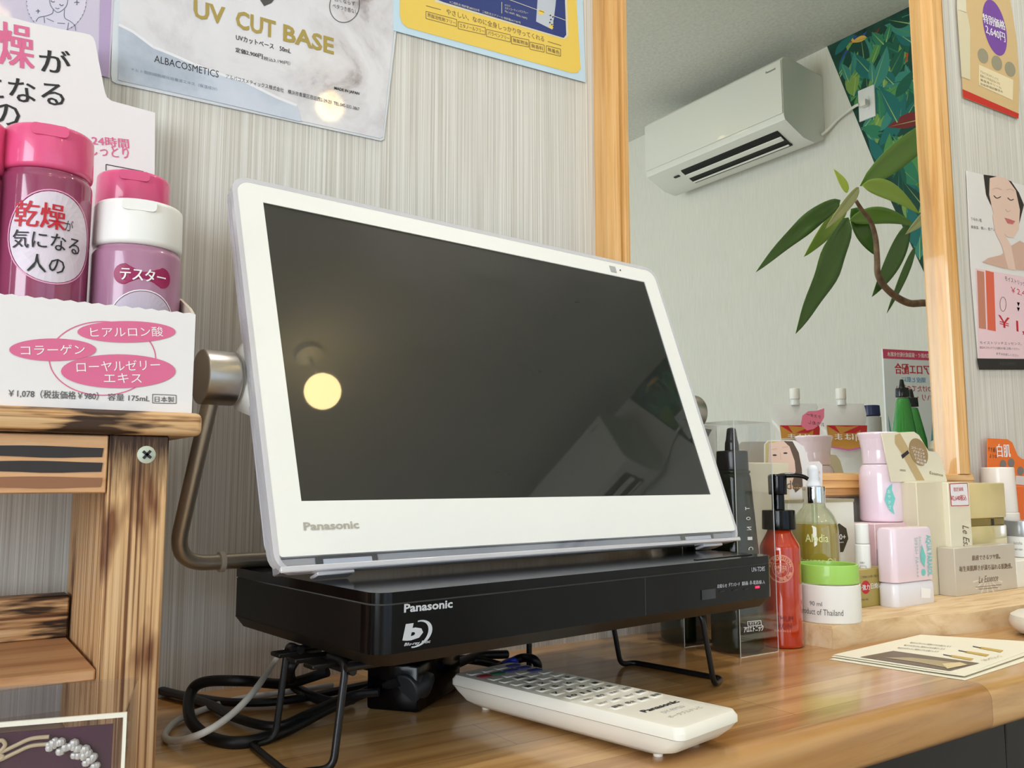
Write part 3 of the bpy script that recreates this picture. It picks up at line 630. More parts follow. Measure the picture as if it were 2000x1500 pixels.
hl = [(lambda q: (q.x, q.z))(ony(a, b, YK)) for a, b in hp]
sheet('header_card', [hl[::-1]], .0012, CARD, ct, y=YK)
I4_ = Matrix.Identity(4); fr = (I4_, 1, YK); pr = Print(); MI = PINKINK
pr.textp('乾燥', fr, (-75, 112), (66, 137), 88, PINKINK, bold=.02)
pr.textp('が', fr, (80, 139), (140, 146), 46, INK, bold=.02)
pr.textp('気になる', fr, (-115, 185), (127, 210), 52, INK, bold=.015)
pr.textp('人の', fr, (-85, 236), (40, 250), 52, INK, bold=.015)
pr.textp('24時間', fr, (180, 283), (252, 290), 19, PINKINK, bold=.03)
pr.textp('しっとり', fr, (176, 303), (252, 310), 22, PINKINK, bold=.02)
pr.loopp(fr, [(207, 321), (280, 335), (280, 420), (207, 410)], 1.6, INK)
pr.textp('潤い', fr, (212, 350), (272, 358), 18, INK, bold=.01)
fr = (I4_, 1, YF)
def oval(cx, cy, rx, ry, m, lift): pr.polyp(fr, [(a, b) for a, b in ell(cx, cy, rx, ry, 40)], m, lift)
# linking ellipse line
lp = ell(200, 700, 104, 72, 60)
for i in range(60): pr.linep(fr, lp[i], lp[(i+1) % 60], 2.2, PINKINK, .0002)
pr_ = pr
for cx, cy, rx, ry in ((247, 648, 96, 21), (103, 683, 85, 22), (231, 725, 112, 33)): pr = Print(); oval(cx, cy, rx, ry, PINKINK, .0004); pr.build(ct, 'pink_oval')
pr = pr_
pr.textp('ヒアルロン酸', fr, (177, 659), (319, 657), 20, WINK, lift=.0006)
pr.textp('コラーゲン', fr, (41, 694), (166, 692), 20, WINK, lift=.0006)
pr.textp('ローヤルゼリー', fr, (150, 727), (313, 722), 21, WINK, lift=.0006)
pr.textp('エキス', fr, (203, 748), (277, 748), 19, WINK, lift=.0006)
g1 = mat('ink_dark_grey', (88, 86, 88), .6)
pr.textp('￥1,078（税抜価格￥980）', fr, (16, 776), (192, 782), 17, g1, bold=.01)
pr.textp('容量 175mL', fr, (210, 782), (292, 785), 14, g1, bold=.01)
pr.textp('日本製', fr, (302, 785), (340, 786), 11, g1, bold=.01)
pr.loopp(fr, [(298, 770), (344, 772), (344, 788), (298, 787)], 1.3, g1)
pr.build(ct)
PK = mat('pink_cap_plastic', (230, 88, 138), .25, coat=.5); MAG = mat('magenta_liquid_bottle', (168, 74, 112), .12, coat=.8, trans=.25)
LAV = mat('mauve_bottle', (172, 122, 150), .25, coat=.5)
def lotion(px, y, hw, capm, bodm, cap_t, cap_b, lab, kind, bot=None):
    P = ony(px, 500, y); x = P.x; k = mpp(x, y); R = hw*k; z0 = BZ+.0013
    t = thing('lotion_bottle', lab, 'bottle', M=MT((x, y, z0), -FACE(x, y)), group='lotion bottles in the white card tray')
    zc0 = zat(cap_b, x, y)-z0; zc1 = zat(cap_t, x, y)-z0
    lathe('body', rprof([(0, 0), (R, 0), (R, zc0-.003), (R*.93, zc0-.0005), (R*.93, zc0), (0, zc0)], .002), bodm, t, 48)
    lathe('cap', rprof([(0, zc0+.0003), (R*1.0, zc0+.0003), (R*.985, zc1), (0, zc1)], .0025), capm, t, 48)
    sheet('cap_tab', [rrect(-.008, zc1-.0065, .008, zc1-.001, .002)], .0012, capm, t, y=-R-.0001)
    pr = Print()
    if kind == 'label':
        cl_ = zat(480, x, y)-z0; e = ell(.004, cl_, .0192, 90*k, 40); pr.cyl_poly(e, R, mat('label_lilac', (222, 210, 222), .4))
        pr.cyl_ring(ell(.004, cl_, .0200, 94*k, 48), R, .0006, mat('ink_pale_pink', (232, 160, 196), .5), .0005)
        def rot(s, z, h, a0, wd, m, **kk): pr.cyl(s, R, z, z+h, a0, wd, m, .0006, **kk)
        c = cl_
        rot('乾燥', c+.0035, .0125, -.10, .0215, REDINK, bold=.02); rot('が', c+.0040, .0055, .52, .0040, INK)
        rot('気になる', c-.0068, .0088, .09, .0300, INK, bold=.01); rot('人の', c-.0178, .0085, .09, .0155, INK, bold=.01)
    if kind == 'tester':
        c = zat(553, x, y)-z0
        pr.cyl_poly(rrect(-.0105, c-.0055, .0175, c+.0050, .005), R, mat('plum_pill', (152, 28, 84), .4))
        pr.cyl('テスター', R, c-.0033, c+.0030, .0035/R, .0215, WINK, .0005, bold=.03)
        pr.cyl_ring(ell(.0045, c-.024, .0165, .0165, 40), R, .0005, WINK, .0004)
        pr.cyl_poly(ell(.0045, c-.024, .0155, .0155, 40), R, mat('label_pale', (196, 182, 198), .4), .0003)
    if pr.v: pr.build(t)
    return t
lotion(83, .470, 84, PK, MAG, 268, 352, 'magenta lotion bottle with pink cap and white oval label, front of tray', 'label')
lotion(268, .470, 84, mat('white_cap', (240, 238, 234), .35, coat=.3), LAV, 410, 496, 'mauve tester bottle with a white cap, front right of tray', 'tester')
lotion(255, .532, 70, PK, MAG, 352, 430, 'pink capped bottle wrapped in film behind the white capped tester', 'plain')
lotion(-90, .470, 80, PK, MAG, 240, 340, 'magenta lotion bottle half outside the left edge of the photo', 'plain')
# ------------------------------------------------ clear case with bracelet
CM = MT((onz(245, 1392, -.082).x, onz(245, 1392, -.082).y, ZCT), radians(-15))
cc = thing('jewellery_case', 'clear acrylic case with purple card and bracelet, bottom left corner', 'case', M=CM)
ch = .134-.082; cwid = .085; cdp = .060
ed = mat('acrylic_edge', (232, 228, 214), .2, coat=.6)
for a, b in (((-cwid, 0, ch-.0008), (0, cdp, ch)), ((-cwid, 0, 0), (0, .0008, ch-.0008)), ((-.0008, .0008, 0), (0, cdp, ch-.0008)), ((-cwid, cdp-.0008, 0), (-.0008, cdp, ch-.0008)), ((-cwid, .0008, 0), (-cwid+.0008, cdp-.0008, ch-.0008))): box('clear_wall', a, b, CLEAR, cc)
box('bright_edge', (-cwid, -.0006, ch-.0014), (.0006, .0006, ch+.0002), ed, cc); box('bright_edge', (-.0006, -.0006, 0), (.0006, .0006, ch-.0014), ed, cc)
pm = mat('purple_velvet', rough=.7); noise_col(pm, [(58, 12, 40), (84, 24, 58)], 18, pos=[.3, .7])
box('backing_card', (-cwid+.002, .0016, .0005), (-.004, .0026, ch-.004), pm, cc)
be = mat('grey_beads', (176, 172, 168), .3, coat=.4); cord = mat('beige_cord', (176, 158, 132), .7)
br = thing('bracelet', 'beaded cord bracelet inside the clear acrylic case', 'bracelet', M=CM)
pts = [hit(CM, a, b, 1, .0005) for a, b in ((-60, 1500), (-20, 1488), (0, 1484), (30, 1470), (60, 1457), (95, 1453))]
tube('cord', smooth_path(pts, 6), .0007, cord, br, 8)
pts2 = [p+V((0, 0, .0024)) for p in pts]; tube('cord', smooth_path(pts2, 6), .0007, cord, br, 8)
bp = smooth_path([hit(CM, a, b, 1, .0000) for a, b in ((95, 1452), (120, 1458), (150, 1466), (175, 1480), (185, 1500), (188, 1530))], 5)
rnd = random.Random(3)
for i, p in enumerate(bp):
    for q in range(2):
        r = rnd.uniform(.0011, .0017); lathe('bead', [(0, -r), (r*.8, -r*.6), (r, 0), (r*.8, r*.6), (0, r)], be, br, 8, loc=p+V((rnd.uniform(-.0015, .0015), 0, rnd.uniform(-.0018, .0018))))
tube('cord_knot', smooth_path([hit(CM, a, b, 1, .0003) for a, b in ((-8, 1450), (4, 1446), (10, 1455), (2, 1466), (-6, 1470), (6, 1478), (-4, 1486))], 5), .0007, cord, br, 8)
# ================================================================== posters on the wall
YPW = YW-.0012
def poster(name, lab, px, m, th=.0006, y=YPW, bend=0):
    t = thing(name, lab, 'poster', loc=(0, 0, 0)); L_ = [(lambda q: (q.x, q.z))(ony(a, b, y)) for a, b in px]
    if L_ and sum((L_[i][0]*L_[(i+1) % len(L_)][1]-L_[(i+1) % len(L_)][0]*L_[i][1]) for i in range(len(L_))) < 0: L_ = L_[::-1]
    sheet('sheet', [L_], th, m, t, y=y); return t
I4_ = Matrix.Identity(4)
# A: UV cut base, laminated
mA = mat('marble_print', rough=.25, coat=.8)
nz, cr = noise_col(mA, [(150, 140, 142), (206, 202, 206), (222, 220, 224), (228, 226, 230)], 14, detail=8, dist=.8, pos=[.30, .40, .52, .7])
pA = poster('laminated_poster', 'laminated marble patterned poster with gold UV CUT BASE lettering', [(236, -150), (231, 152), (236, 158), (742, 270), (747, 268), (782, -60)], mA, y=YPW-.0004)
LAM = [(lambda q: (q.x, q.z))(ony(a, b, YPW)) for a, b in ((224, -150), (217, 146), (219, 158), (228, 163), (744, 275), (750, 272), (788, -60))]
sheet('laminate_margin', [LAM[::-1]], .0004, mat('laminate', (214, 220, 226), .15, coat=.8), pA, y=YPW)
fr = (I4_, 1, YPW-.0004); pr = Print()
bl = mat('sky_reflection_print', (190, 198, 212), .25, coat=.8); noise_col(bl, [(168, 178, 192), (198, 206, 220), (210, 214, 226)], 16, detail=7, pos=[.3, .5, .7])  # sky reflected from the window, painted as a bluish patch
edge = [(232, 48), (260, 62), (300, 92), (340, 108), (380, 126), (440, 148), (480, 160), (540, 190), (580, 206), (590, 236)]
pr.polyp(fr, edge+[(585, 237), (420, 198), (231, 156)], bl, .0002)
vn = mat('cloud_white_print', (232, 232, 236), .3, coat=.7)
for i in range(len(edge)-2): pr.linep(fr, edge[i], edge[i+1], 5, vn, .00025)
pr.textp('UV', fr, (378, 34), (440, 50), 36, GOLDINK, bold=.028)
pr.textp('CUT', fr, (460, 54), (538, 76), 36, GOLDINK, bold=.028)
pr.textp('BASE', fr, (553, 80), (652, 107), 34, GOLDINK, bold=.028)
pr.textp('UVカットベース　50mL', fr, (461, 78), (568, 105), 11, INK, bold=.015)
pr.textp('定価2,900円', fr, (460, 102), (513, 115), 10, INK, bold=.02); pr.textp('（税込3,190円）', fr, (512, 117), (567, 128), 8, INK)
pr.textp('ALBACOSMETICS', fr, (301, 121), (427, 152), 14, INK)
pr.textp('アルバコスメティックス株式会社　横浜市青葉区荏田西2-29-23  TEL.045-532-3867', fr, (441, 153), (702, 217), 9, INK)
pr.textp('＊ヒト脂肪細胞順化培養液エキス（保湿成分）', fr, (256, 138), (424, 178), 7, mat('ink_faint', (120, 132, 150), .5))
pr.textp('MADE IN JAPAN', fr, (653, 176), (702, 187), 7, INK, bold=.03)
pr.loopp(fr, ell(673, 10, 29, 34, 36, .2), 1.4, g1)
pr.textp('白くならず', fr, (654, 2), (694, 12), 9, g1); pr.textp('ベタつき感なし', fr, (650, 15), (699, 28), 9, g1)
pr.polyp(fr, [(440, -30), (500, -12), (516, 12), (530, 6), (560, -30)], mat('ink_charcoal', (70, 68, 70), .4, coat=.5))
pr.build(pA)
# B: yellow poster
pB = poster('yellow_poster', 'yellow and navy poster with pale blue border pinned left of the mirror', [(770, -200), (768, 59), (1144, 161), (1136, -60)], mat('pale_blue_print', (196, 220, 234), .5), y=YPW-.0006)
fr = (I4_, 1, YPW-.0006); pr = Print(); yel = mat('yellow_print', (236, 202, 92), .5); nav = mat('navy_print', (38, 56, 120), .5); ivy = mat('pale_line', (222, 214, 190), .5)
pr.polyp(fr, [(780, -200), (781, 32), (786, 46), (796, 54), (1118, 143), (1128, 142), (1134, 134), (1122, -60)], yel)
pr.polyp(fr, [(830, -60), (850, 4), (862, 7), (1102, 77), (1110, 70), (1106, -40), (1090, -80)], ivy, .0003)
pr.polyp(fr, [(838, -60), (856, 0), (866, 4), (1101, 74), (1106, 68), (1102, -40), (1090, -80)], nav, .0004)
pr.polyp(fr, [(1052, -30), (1047, 42), (1079, 58), (1085, 10), (1088, -30)], mat('can_silver_print', (190, 196, 206), .4), .0005)
for a, b in ((1075, 30), (1080, 33), (1076, 38), (1082, 41), (1074, 44), (1078, 48), (1081, 52)): pr.polyp(fr, ell(a, b, 1.6, 1.6, 8), INK, .0006)
pr.polyp(fr, ell(1077, 52, 5, 4, 12), yel, .00055); pr.polyp(fr, ell(1057, 24, 6, 5, 12), yel, .00055)
pr.linep(fr, (975, -8), (1106, 40), 1, ivy, .00055); pr.linep(fr, (980, 4), (980, 26), 1, ivy, .00055)
pr.textp('セラミド', fr, (986, 12), (997, 14), 4, ivy, lift=.0006); pr.textp('スキンコーティングスプレー', fr, (986, 18), (1032, 28), 5, ivy, lift=.0006); pr.textp('50g 1,650円（税込1,760円）', fr, (986, 24), (1030, 39), 5, ivy, lift=.0006)
pr.textp('※二相乳化 特許第2802225号　二相乳化エアゾール 特許第6417181号', fr, (878, 6), (1017, 47), 5, ivy, lift=.0006)
pr.textp('やさしい、なのに全身しっかり守ってくれる', fr, (872, 28), (1063, 82), 12, BROWNINK, bold=.01)
pr.linep(fr, (832, 11), (861, 19), 1.2, BROWNINK); pr.linep(fr, (1070, 81), (1096, 89), 1.2, BROWNINK)
for s, x0_, y0_, x1_, y1_ in (('界面活性剤フリー', 835, 33, 890, 49), ('エタノールフリー', 898, 53, 946, 65), ('パラベンフリー', 953, 68, 995, 79), ('無鉱物油', 1002, 82, 1031, 89), ('無香料', 1038, 93, 1061, 99), ('無着色', 1070, 100, 1093, 107)):
    pr.textp(s, fr, (x0_, y0_), (x1_, y1_), 8, BROWNINK, bold=.01)
    pr.loopp(fr, [(x0_-3, y0_-11), (x1_+2, y1_-11), (x1_+2, y1_+3), (x0_-3, y0_+3)], 1.1, BROWNINK)
pr.build(pB)
# C: lilac poster with line drawing
pC = poster('lilac_poster', 'lilac poster with a line drawing, partly behind the white header card', [(-120, -80), (-150, 60), (214, 152), (226, -60)], mat('lilac_print', (206, 196, 216), .4, coat=.4), y=YPW-.0002)
fr = (I4_, 1, YPW-.0002); pr = Print(); vio = mat('violet_print', (182, 160, 198), .4, coat=.4)
pr.polyp(fr, [(197, -60), (192, 146), (212, 151), (219, -60)], vio)
pr.polyp(fr, ell(110, 2, 58, 60, 40, .2), mat('pale_lilac_print', (216, 210, 226), .4), .00025)
dl = ell(110, 2, 58, 60, 90, .2)
for i in range(0, 90, 2): pr.polyp(fr, ell(dl[i][0], dl[i][1], 1, 1, 6), g1, .0004)
ln = mat('ink_slate', (98, 104, 124), .5)
def pl(pts, wpx=1.2):
    q = smooth_path([(a, b, 0) for a, b in pts], 5)
    for i in range(len(q)-1): pr.linep(fr, (q[i].x, q[i].y), (q[i+1].x, q[i+1].y), wpx, ln, .0004)
pl([(96, -12), (98, 8), (106, 20), (114, 24), (124, 18), (131, 8), (133, -12)]); pl([(104, 18), (102, 26), (90, 31), (76, 34), (70, 42)]); pl([(126, 18), (126, 34), (138, 42), (146, 50), (148, 60)])
pl([(99, 1), (103, 4), (107, 3)], 1.8); pl([(116, 8), (120, 11), (124, 9)], 1.8); pl([(108, 15), (112, 17), (116, 16)]); pl([(91, 36), (105, 42)]); pl([(112, 45), (127, 46)]); pl([(86, 33), (87, 45)]); pl([(134, 44), (132, 56)])
for a, b, s_ in ((150, 5, 5), (74, 22, 4)): pl([(a-s_, b), (a, b-1), (a+s_, b)], 1.6); pl([(a, b-s_), (a+.5, b), (a, b+s_)], 1.6)
pr.build(pC)
# D: beige poster right of the mirror ; E: poster of a woman with closed eyes
pD = poster('beige_poster', 'beige price poster with purple oval and red base line, right of the mirror', [(1868, -60), (1874, 30), (1881, 190), (1989, 232), (1991, 160), (1986, 80), (1972, -10), (1960, -60)], mat('beige_print', (226, 192, 140), .45, coat=.4), y=YPW-.001)
fr = (I4_, 1, YPW-.001); pr = Print()
pr.polyp(fr, [(1880, 174), (1990, 222), (1989, 232), (1881, 190)], mat('red_print', (206, 52, 44), .45))
pr.polyp(fr, ell(1943, 54, 21, 56, 40, -.22), mat('purple_print', (128, 78, 166), .45))
pr.textp('特別価格', fr, (1921, 44), (1964, 60), 18, WINK, bold=.03, lift=.0005); pr.textp('2,640円', fr, (1926, 66), (1964, 84), 18, WINK, bold=.02, lift=.0005)
for a, b in ((1920, 109), (1947, 123), (1973, 135)): pr.polyp(fr, ell(a, b, 10, 15, 24, -.3), mat('khaki_print', (160, 152, 128), .5))
pr.polyp(fr, [(1912, 126), (1979, 156), (1978, 196), (1912, 166)], mat('buff_print', (240, 222, 182), .5))
for k_ in range(4): pr.textp(['アルバコスメティックス', '乾燥小じわを目立たなくする', '美容液クリーム', '効能評価試験済み'][k_], fr, (1915, 142+k_*8), (1950+k_*3, 158+k_*8), 5, BROWNINK)
pr.polyp(fr, [(1869, 18), (1889, 26), (1895, 56), (1895, 156), (1878, 150)], mat('pale_gold_print', (226, 214, 180), .4), .0004)
pr.polyp(fr, [(1869, -40), (1885, -30), (1888, 24), (1869, 18)], mat('cap_gold_print', (232, 222, 196), .4), .0004)
pr.build(pD)
pE = poster('beauty_poster', 'white and pink poster of a woman with closed eyes, right of the mirror', [(1888, 333), (1896, 520), (1912, 722), (2110, 720), (2110, 395), (2000, 362)], mat('white_print', (238, 232, 230), .4, coat=.4), y=YPW-.001)
pr = Print(); hair = mat('hair_print', (54, 44, 42), .5); skin = mat('skin_print', (232, 200, 184), .5); skin2 = mat('skin_shade_print', (214, 176, 158), .5); pnk = mat('pink_fade_print', (240, 206, 212), .45)
pr.polyp(fr, [(1905, 524), (2110, 560), (2110, 705), (1912, 705)], pnk)
pr.polyp(fr, [(1921, 341), (1926, 380), (1934, 398), (1950, 420), (1990, 440), (2000, 400), (1990, 376), (1975, 354), (1950, 345)], hair, .0003)
pr.polyp(fr, [(1933, 348), (1932, 380), (1938, 408), (1950, 440), (1966, 462), (1980, 464), (1990, 448), (1992, 410), (1984, 372), (1968, 350), (1950, 344)], skin, .0004)
pr.polyp(fr, [(1918, 512), (1930, 504), (1955, 498), (1975, 480), (1992, 470), (2010, 480), (2015, 530), (1960, 524)], skin2, .0004)
pr.polyp(fr, [(1938, 420), (1943, 416), (1950, 436), (1958, 450), (1975, 480), (1984, 528), (1970, 526), (1956, 478), (1944, 454)], skin, .0005)
pr.polyp(fr, [(1962, 425), (1972, 428), (1983, 432), (1978, 438), (1968, 436)], mat('lip_print', (206, 112, 110), .4), .0006)
def pl2(pts, wpx, m):
    q = smooth_path([(a, b, 0) for a, b in pts], 4)
    for i in range(len(q)-1): pr.linep(fr, (q[i].x, q[i].y), (q[i+1].x, q[i+1].y), wpx, m, .0006)
pl2([(1941, 382), (1947, 387), (1955, 384)], 1.6, hair); pl2([(1968, 386), (1974, 391), (1980, 389)], 1.6, hair); pl2([(1938, 370), (1946, 367), (1956, 370)], 1, skin2); pl2([(1966, 371), (1974, 369), (1981, 373)], 1, skin2); pl2([(1964, 408), (1968, 413), (1974, 411)], 1.3, skin2)
orr = mat('tube_orange_print', (226, 104, 76), .45); or2 = mat('tube_bronze_print', (200, 132, 108), .45)
pr.polyp(fr, [(1908, 528), (1922, 531), (1926, 643), (1912, 641)], or2, .0003); pr.polyp(fr, [(1925, 528), (1941, 532), (1945, 647), (1929, 644)], orr, .0003)
pr.loopp(fr, ell(1959, 594, 6, 14, 20), 1, g1)
pr.textp('モイストリッチ', fr, (1963, 548), (2003, 560), 9, INK); pr.textp('￥2,400', fr, (1975, 573), (2016, 584), 13, REDINK)
pr.polyp(fr, [(1986, 590), (1992, 591), (1989, 599)], REDINK); pr.polyp(fr, [(1986, 600), (1992, 601), (1989, 609)], REDINK)
pr.textp('￥1,280', fr, (1951, 641), (2050, 668), 26, REDINK, bold=.03)
pr.textp('モイストリッチエッセンス、美容液、化粧水、乳液', fr, (1914, 672), (2060, 676), 6, g1); pr.textp('毎日のスキンケアに化粧水の後にお使いください。', fr, (1914, 681), (1992, 684), 5, g1); pr.textp('まずはお試しください', fr, (1946, 693), (1990, 697), 5, g1)
pr.textp('高保湿、潤い、低アレルギー処方', fr, (1897, 446), (1966, 454), 6, g1); pr.textp('うるおい肌', fr, (1897, 430), (1918, 434), 6, g1)
pr.polyp(fr, [(1908, 700), (2110, 702), (2110, 722), (1912, 722)], mat('black_print', (40, 32, 30), .4), .0004)
pr.textp('ALBACOSMETICS', fr, (1953, 713), (1984, 714), 6, g1, lift=.0007)
pr.build(pE)
# ================================================================== counter, right-hand side
ZB = -.1165
bd = thing('live_edge_board', 'pale live edge wood slab under the cosmetics, right of the red bottle', 'board', loc=(0, 0, 0))
front = [(-.0, 0)]
fp = [onz(1628, 1268, ZCT), onz(1660, 1262, ZCT), onz(1720, 1252, ZCT), onz(1790, 1242, ZCT), onz(1850, 1240, ZCT), onz(1900, 1236, ZCT), onz(1950, 1226, ZCT)]
fp = [(p.x, p.y) for p in smooth_path(fp, 4)]+[(.90, .415), (1.0, .425), (1.15, .43)]
out = fp+[(1.15, .574), (.60, .574), (.6075, .500)]
bm = bmesh.new(); T = [bm.verts.new((a, b, ZB)) for a, b in out]; B = [bm.verts.new((a, b, ZCT)) for a, b in out]
bm.faces.new(T); bm.faces.new(B[::-1])
for i in range(len(T)): j = (i+1) % len(T); bm.faces.new((T[i], T[j], B[j], B[i]))
bmesh.ops.bevel(bm, geom=[e for e in bm.edges if all(abs(v.co.z-ZB) < 1e-6 for v in e.verts)], offset=.0016, segments=2, affect='EDGES')
fin('slab', bm, M_BOARD, bd, True)
dx, dy, dr = base_c(1992, 1238, ZCT, 50); dr = .034; dx, dy = .8345, .4005
ds = thing('stone_dish', 'round white stone dish at the right edge of the counter', 'dish', loc=(.824, .372, ZCT))
lathe('dish', [(0, 0), (.022, 0), (.029, .002), (.0335, .007), (.0345, .0115), (.033, .0165), (.028, .0195), (.024, .0195), (.020, .0175), (0, .017)], mat('white_stone', (226, 218, 204), .5), ds, 48)
# leaflets
def leaflet(lab, pp, z, m, curl=0):
    t = thing('leaflet', lab, 'leaflet', loc=(0, 0, 0)); n = 12
    c = [onz(a, b, z) for a, b in pp]; bm = bmesh.new(); g = []
    for i in range(n+1):
        row = []
        for j in range(n+1):
            u, v = i/n, j/n; p = c[0].lerp(c[1], u).lerp(c[3].lerp(c[2], u), v); p.z = z+curl*(u**4)*.6+curl*max(0, (1-v)-.6)**2
            row.append(bm.verts.new(p))
        g.append(row)
    for i in range(n):
        for j in range(n): bm.faces.new((g[i][j], g[i+1][j], g[i+1][j+1], g[i][j+1]))
    r_ = bmesh.ops.extrude_face_region(bm, geom=bm.faces[:]); bmesh.ops.translate(bm, verts=[q for q in r_['geom'] if isinstance(q, bmesh.types.BMVert)], vec=(0, 0, .00025))
    fin('paper', bm, m, t, True); return t
leaflet('cream leaflet at the bottom of the pile in front of the wood slab', [(1620, 1288), (1885, 1329), (2070, 1270), (1800, 1243)], ZCT+.0002, CARDW)
leaflet('cream leaflet in the middle of the pile in front of the wood slab', [(1624, 1283), (1884, 1323), (2060, 1262), (1800, 1241)], ZCT+.0010, CARDW, .0010)
t = leaflet('top cream leaflet with brown product photo, in front of the wood slab', [(1628, 1279), (1882, 1318), (2050, 1256), (1798, 1240)], ZCT+.0019, CARDW)
fr = (I4_, 2, ZCT+.00225); pr = Print()
pr.polyp(fr, [(1680, 1283), (1745, 1271), (1913, 1295), (1855, 1310)], mat('photo_brown_print', (112, 96, 80), .4))
pr.polyp(fr, [(1726, 1284), (1780, 1284), (1860, 1293), (1888, 1297), (1850, 1304), (1790, 1293)], mat('photo_olive_print', (176, 158, 120), .4), .0004)
pr.polyp(fr, [(1840, 1296), (1875, 1293), (1890, 1298), (1850, 1306)], mat('photo_light_print', (226, 206, 160), .4), .0005)
gold = mat('photo_gold_print', (204, 172, 88), .4)
for a, b in ((1868, 1281), (1898, 1273), (1926, 1265)):
    pr.polyp(fr, [(a-10, b-2), (a+34, b+5), (a+28, b+9), (a-14, b+1)], gold); pr.linep(fr, (a-26, b-3), (a-10, b), 1.5, g1)
for k_ in range(3): pr.textp('毎日のお手入れに植物の力をお届けします', fr, (1752+k_*12, 1266-k_*5), (1832+k_*12, 1274-k_*5), 3, g1)
pr.textp('スキンケアシリーズ', fr, (1925, 1291), (1960, 1282), 5, BROWNINK)
pr.build(t)
# --- green tonic bottles in clear boxes
DKG = mat('dark_green_bottle', (10, 24, 6), .08, spec=.35); BCAP = mat('black_cap_plastic', (12, 13, 18), .25, coat=.1)
def tonic(x, y, R, cx, cy, lab, lab2, bw, bd_):
    t = thing('tonic_bottle', lab, 'bottle', M=MT((x, y, ZCT+.001), -FACE(x, y)), group='dark green tonic bottles beside the tuner'); z0 = ZCT+.001; k_ = mpp(.547, .485)
    Z = lambda py: zat(py, .547, .485)-z0
    lathe('body', rprof([(0, 0), (R, 0), (R, .035), (R*.97, Z(1120)), (34*k_, Z(930)), (30*k_, Z(922)), (0, Z(922))], .004), DKG, t, 40)
    lathe('collar', rprof([(0, Z(925)), (33*k_, Z(925)), (34*k_, Z(922)), (33*k_, Z(919)), (0, Z(919))], .0004), DKG, t, 32)
    lathe('cap', rprof([(0, Z(919)), (31*k_, Z(919)), (30*k_, Z(881)), (0, Z(880))], .001), BCAP, t, 36)
    lathe('nozzle', rprof([(0, Z(881)), (14*k_, Z(881)), (13*k_, Z(864)), (11.5*k_, Z(861)), (8.5*k_, Z(837)), (0, Z(835))], .001), BCAP, t, 24)
    c = thing('clear_box', lab2, 'box', M=MT((cx, cy, ZCT), 0), group='clear plastic boxes round the tonic bottles'); H = .1815; a = bw
    for q in (((0, 0, 0), (a, .0003, H)), ((0, bd_-.0003, 0), (a, bd_, H)), ((0, .0003, 0), (.0003, bd_-.0003, H)), ((a-.0003, .0003, 0), (a, bd_-.0003, H)), ((0, 0, 0), (a, bd_, .0003))): box('clear_wall', *q, FILM, c)
    em_ = mat('film_edge', (206, 206, 204), .15, coat=.8)
    for sx_ in (0, a): box('fold_edge', (sx_-.0002, -.0002, 0), (sx_+.0002, .0002, H), em_, c)
    box('fold_edge', (0, -.0002, 0), (a, .0002, .0004), em_, c)
    hull8('lid_flap', [(0, 0, H), (a, 0, H), (a, bd_, H), (0, bd_, H)], [(0, 0, H+.0002), (a, 0, H+.0002), (a, bd_, H+.0002), (0, bd_, H+.0002)], FILM, c)
    bm = bmesh.new(); g_ = [(a, bd_*.5, H), (a+.014, bd_*.5-.004, H-.002), (a+.004, bd_*.5, H-.020), (a, bd_*.5, H-.024)]
    A = [bm.verts.new(p) for p in g_]; B = [bm.verts.new((p[0], p[1]+.0003, p[2])) for p in g_]; bm.faces.new(A); bm.faces.new(B[::-1])
    fin('open_flap', bm, FILM, c)
    return t, c, x, y, R
t, c, x, y, R = tonic(.5470, .4850, .0206, .5235, .4616, 'dark green tonic bottle with black nozzle cap, between television and red bottle', 'clear plastic box round the tonic bottle next to the red bottle', .0440, .046)
pr = Print(); fr = (c.matrix_world.copy(), 1, -.0003)
pr.textp('アロエトニック', fr, (1453, 1236), (1491, 1232), 12, WINK, bold=.03)
pr.textp('マミヤン', fr, (1464, 1221), (1483, 1219), 6, WINK, bold=.03)
pr.loopp(fr, [(1460, 1214), (1486, 1212), (1487, 1221), (1461, 1223)], 1, WINK)
pr.build(c)
pr = Print()
zb__ = ZCT+.001; kk = mpp(x, y)
for i, ch in enumerate('TONIC'):
    row = 992+i*19; rr_ = (34+(R/kk-34)*(row-930)/190)*kk+.0004; uv, fs, asp = text_mesh(ch, bold=.01); z_a = zat(row, x, y)-zb__; hgt = 6*kk
    pr.add([V((sin(.70-(v-.5)*.26)*rr_, -cos(.70-(v-.5)*.26)*rr_, z_a-(u-.5)*hgt)) for u, v in uv], fs, WINK)
pr.build(t)
tonic(.541, .5385, .0195, .5180, .5150, 'dark green tonic bottle hidden behind the television and tuner', 'clear plastic box round the tonic bottle behind the tuner', .044, .044)
# --- red pump bottle
x, y, R = base_c(1530, 1268, ZCT, 38); z0 = ZCT
t = thing('pump_bottle', 'red orange oil bottle with a black pump head', 'bottle', M=MT((x, y, z0), -FACE(x, y)))
k_ = mpp(x, y); Z = lambda py: zat(py, x, y)-z0
RED = mat('red_orange_bottle', (196, 52, 16), .12, coat=.9, trans=.15)
lathe('body', rprof([(0, 0), (R, 0), (R, Z(1066)), (24*k_, Z(1040)), (22*k_, Z(1034)), (0, Z(1034))], .003), RED, t, 48)
lathe('collar', rprof([(0, Z(1034)), (32*k_, Z(1034)), (31*k_, Z(996)), (12*k_, Z(995)), (12*k_, Z(965)), (0, Z(965))], .0008), BLACKG, t, 40)
lathe('pump_head', rprof([(0, Z(966)), (17.5*k_, Z(966)), (18*k_, Z(929)), (14*k_, Z(926)), (0, Z(926))], .0008), BLACKG, t, 36)
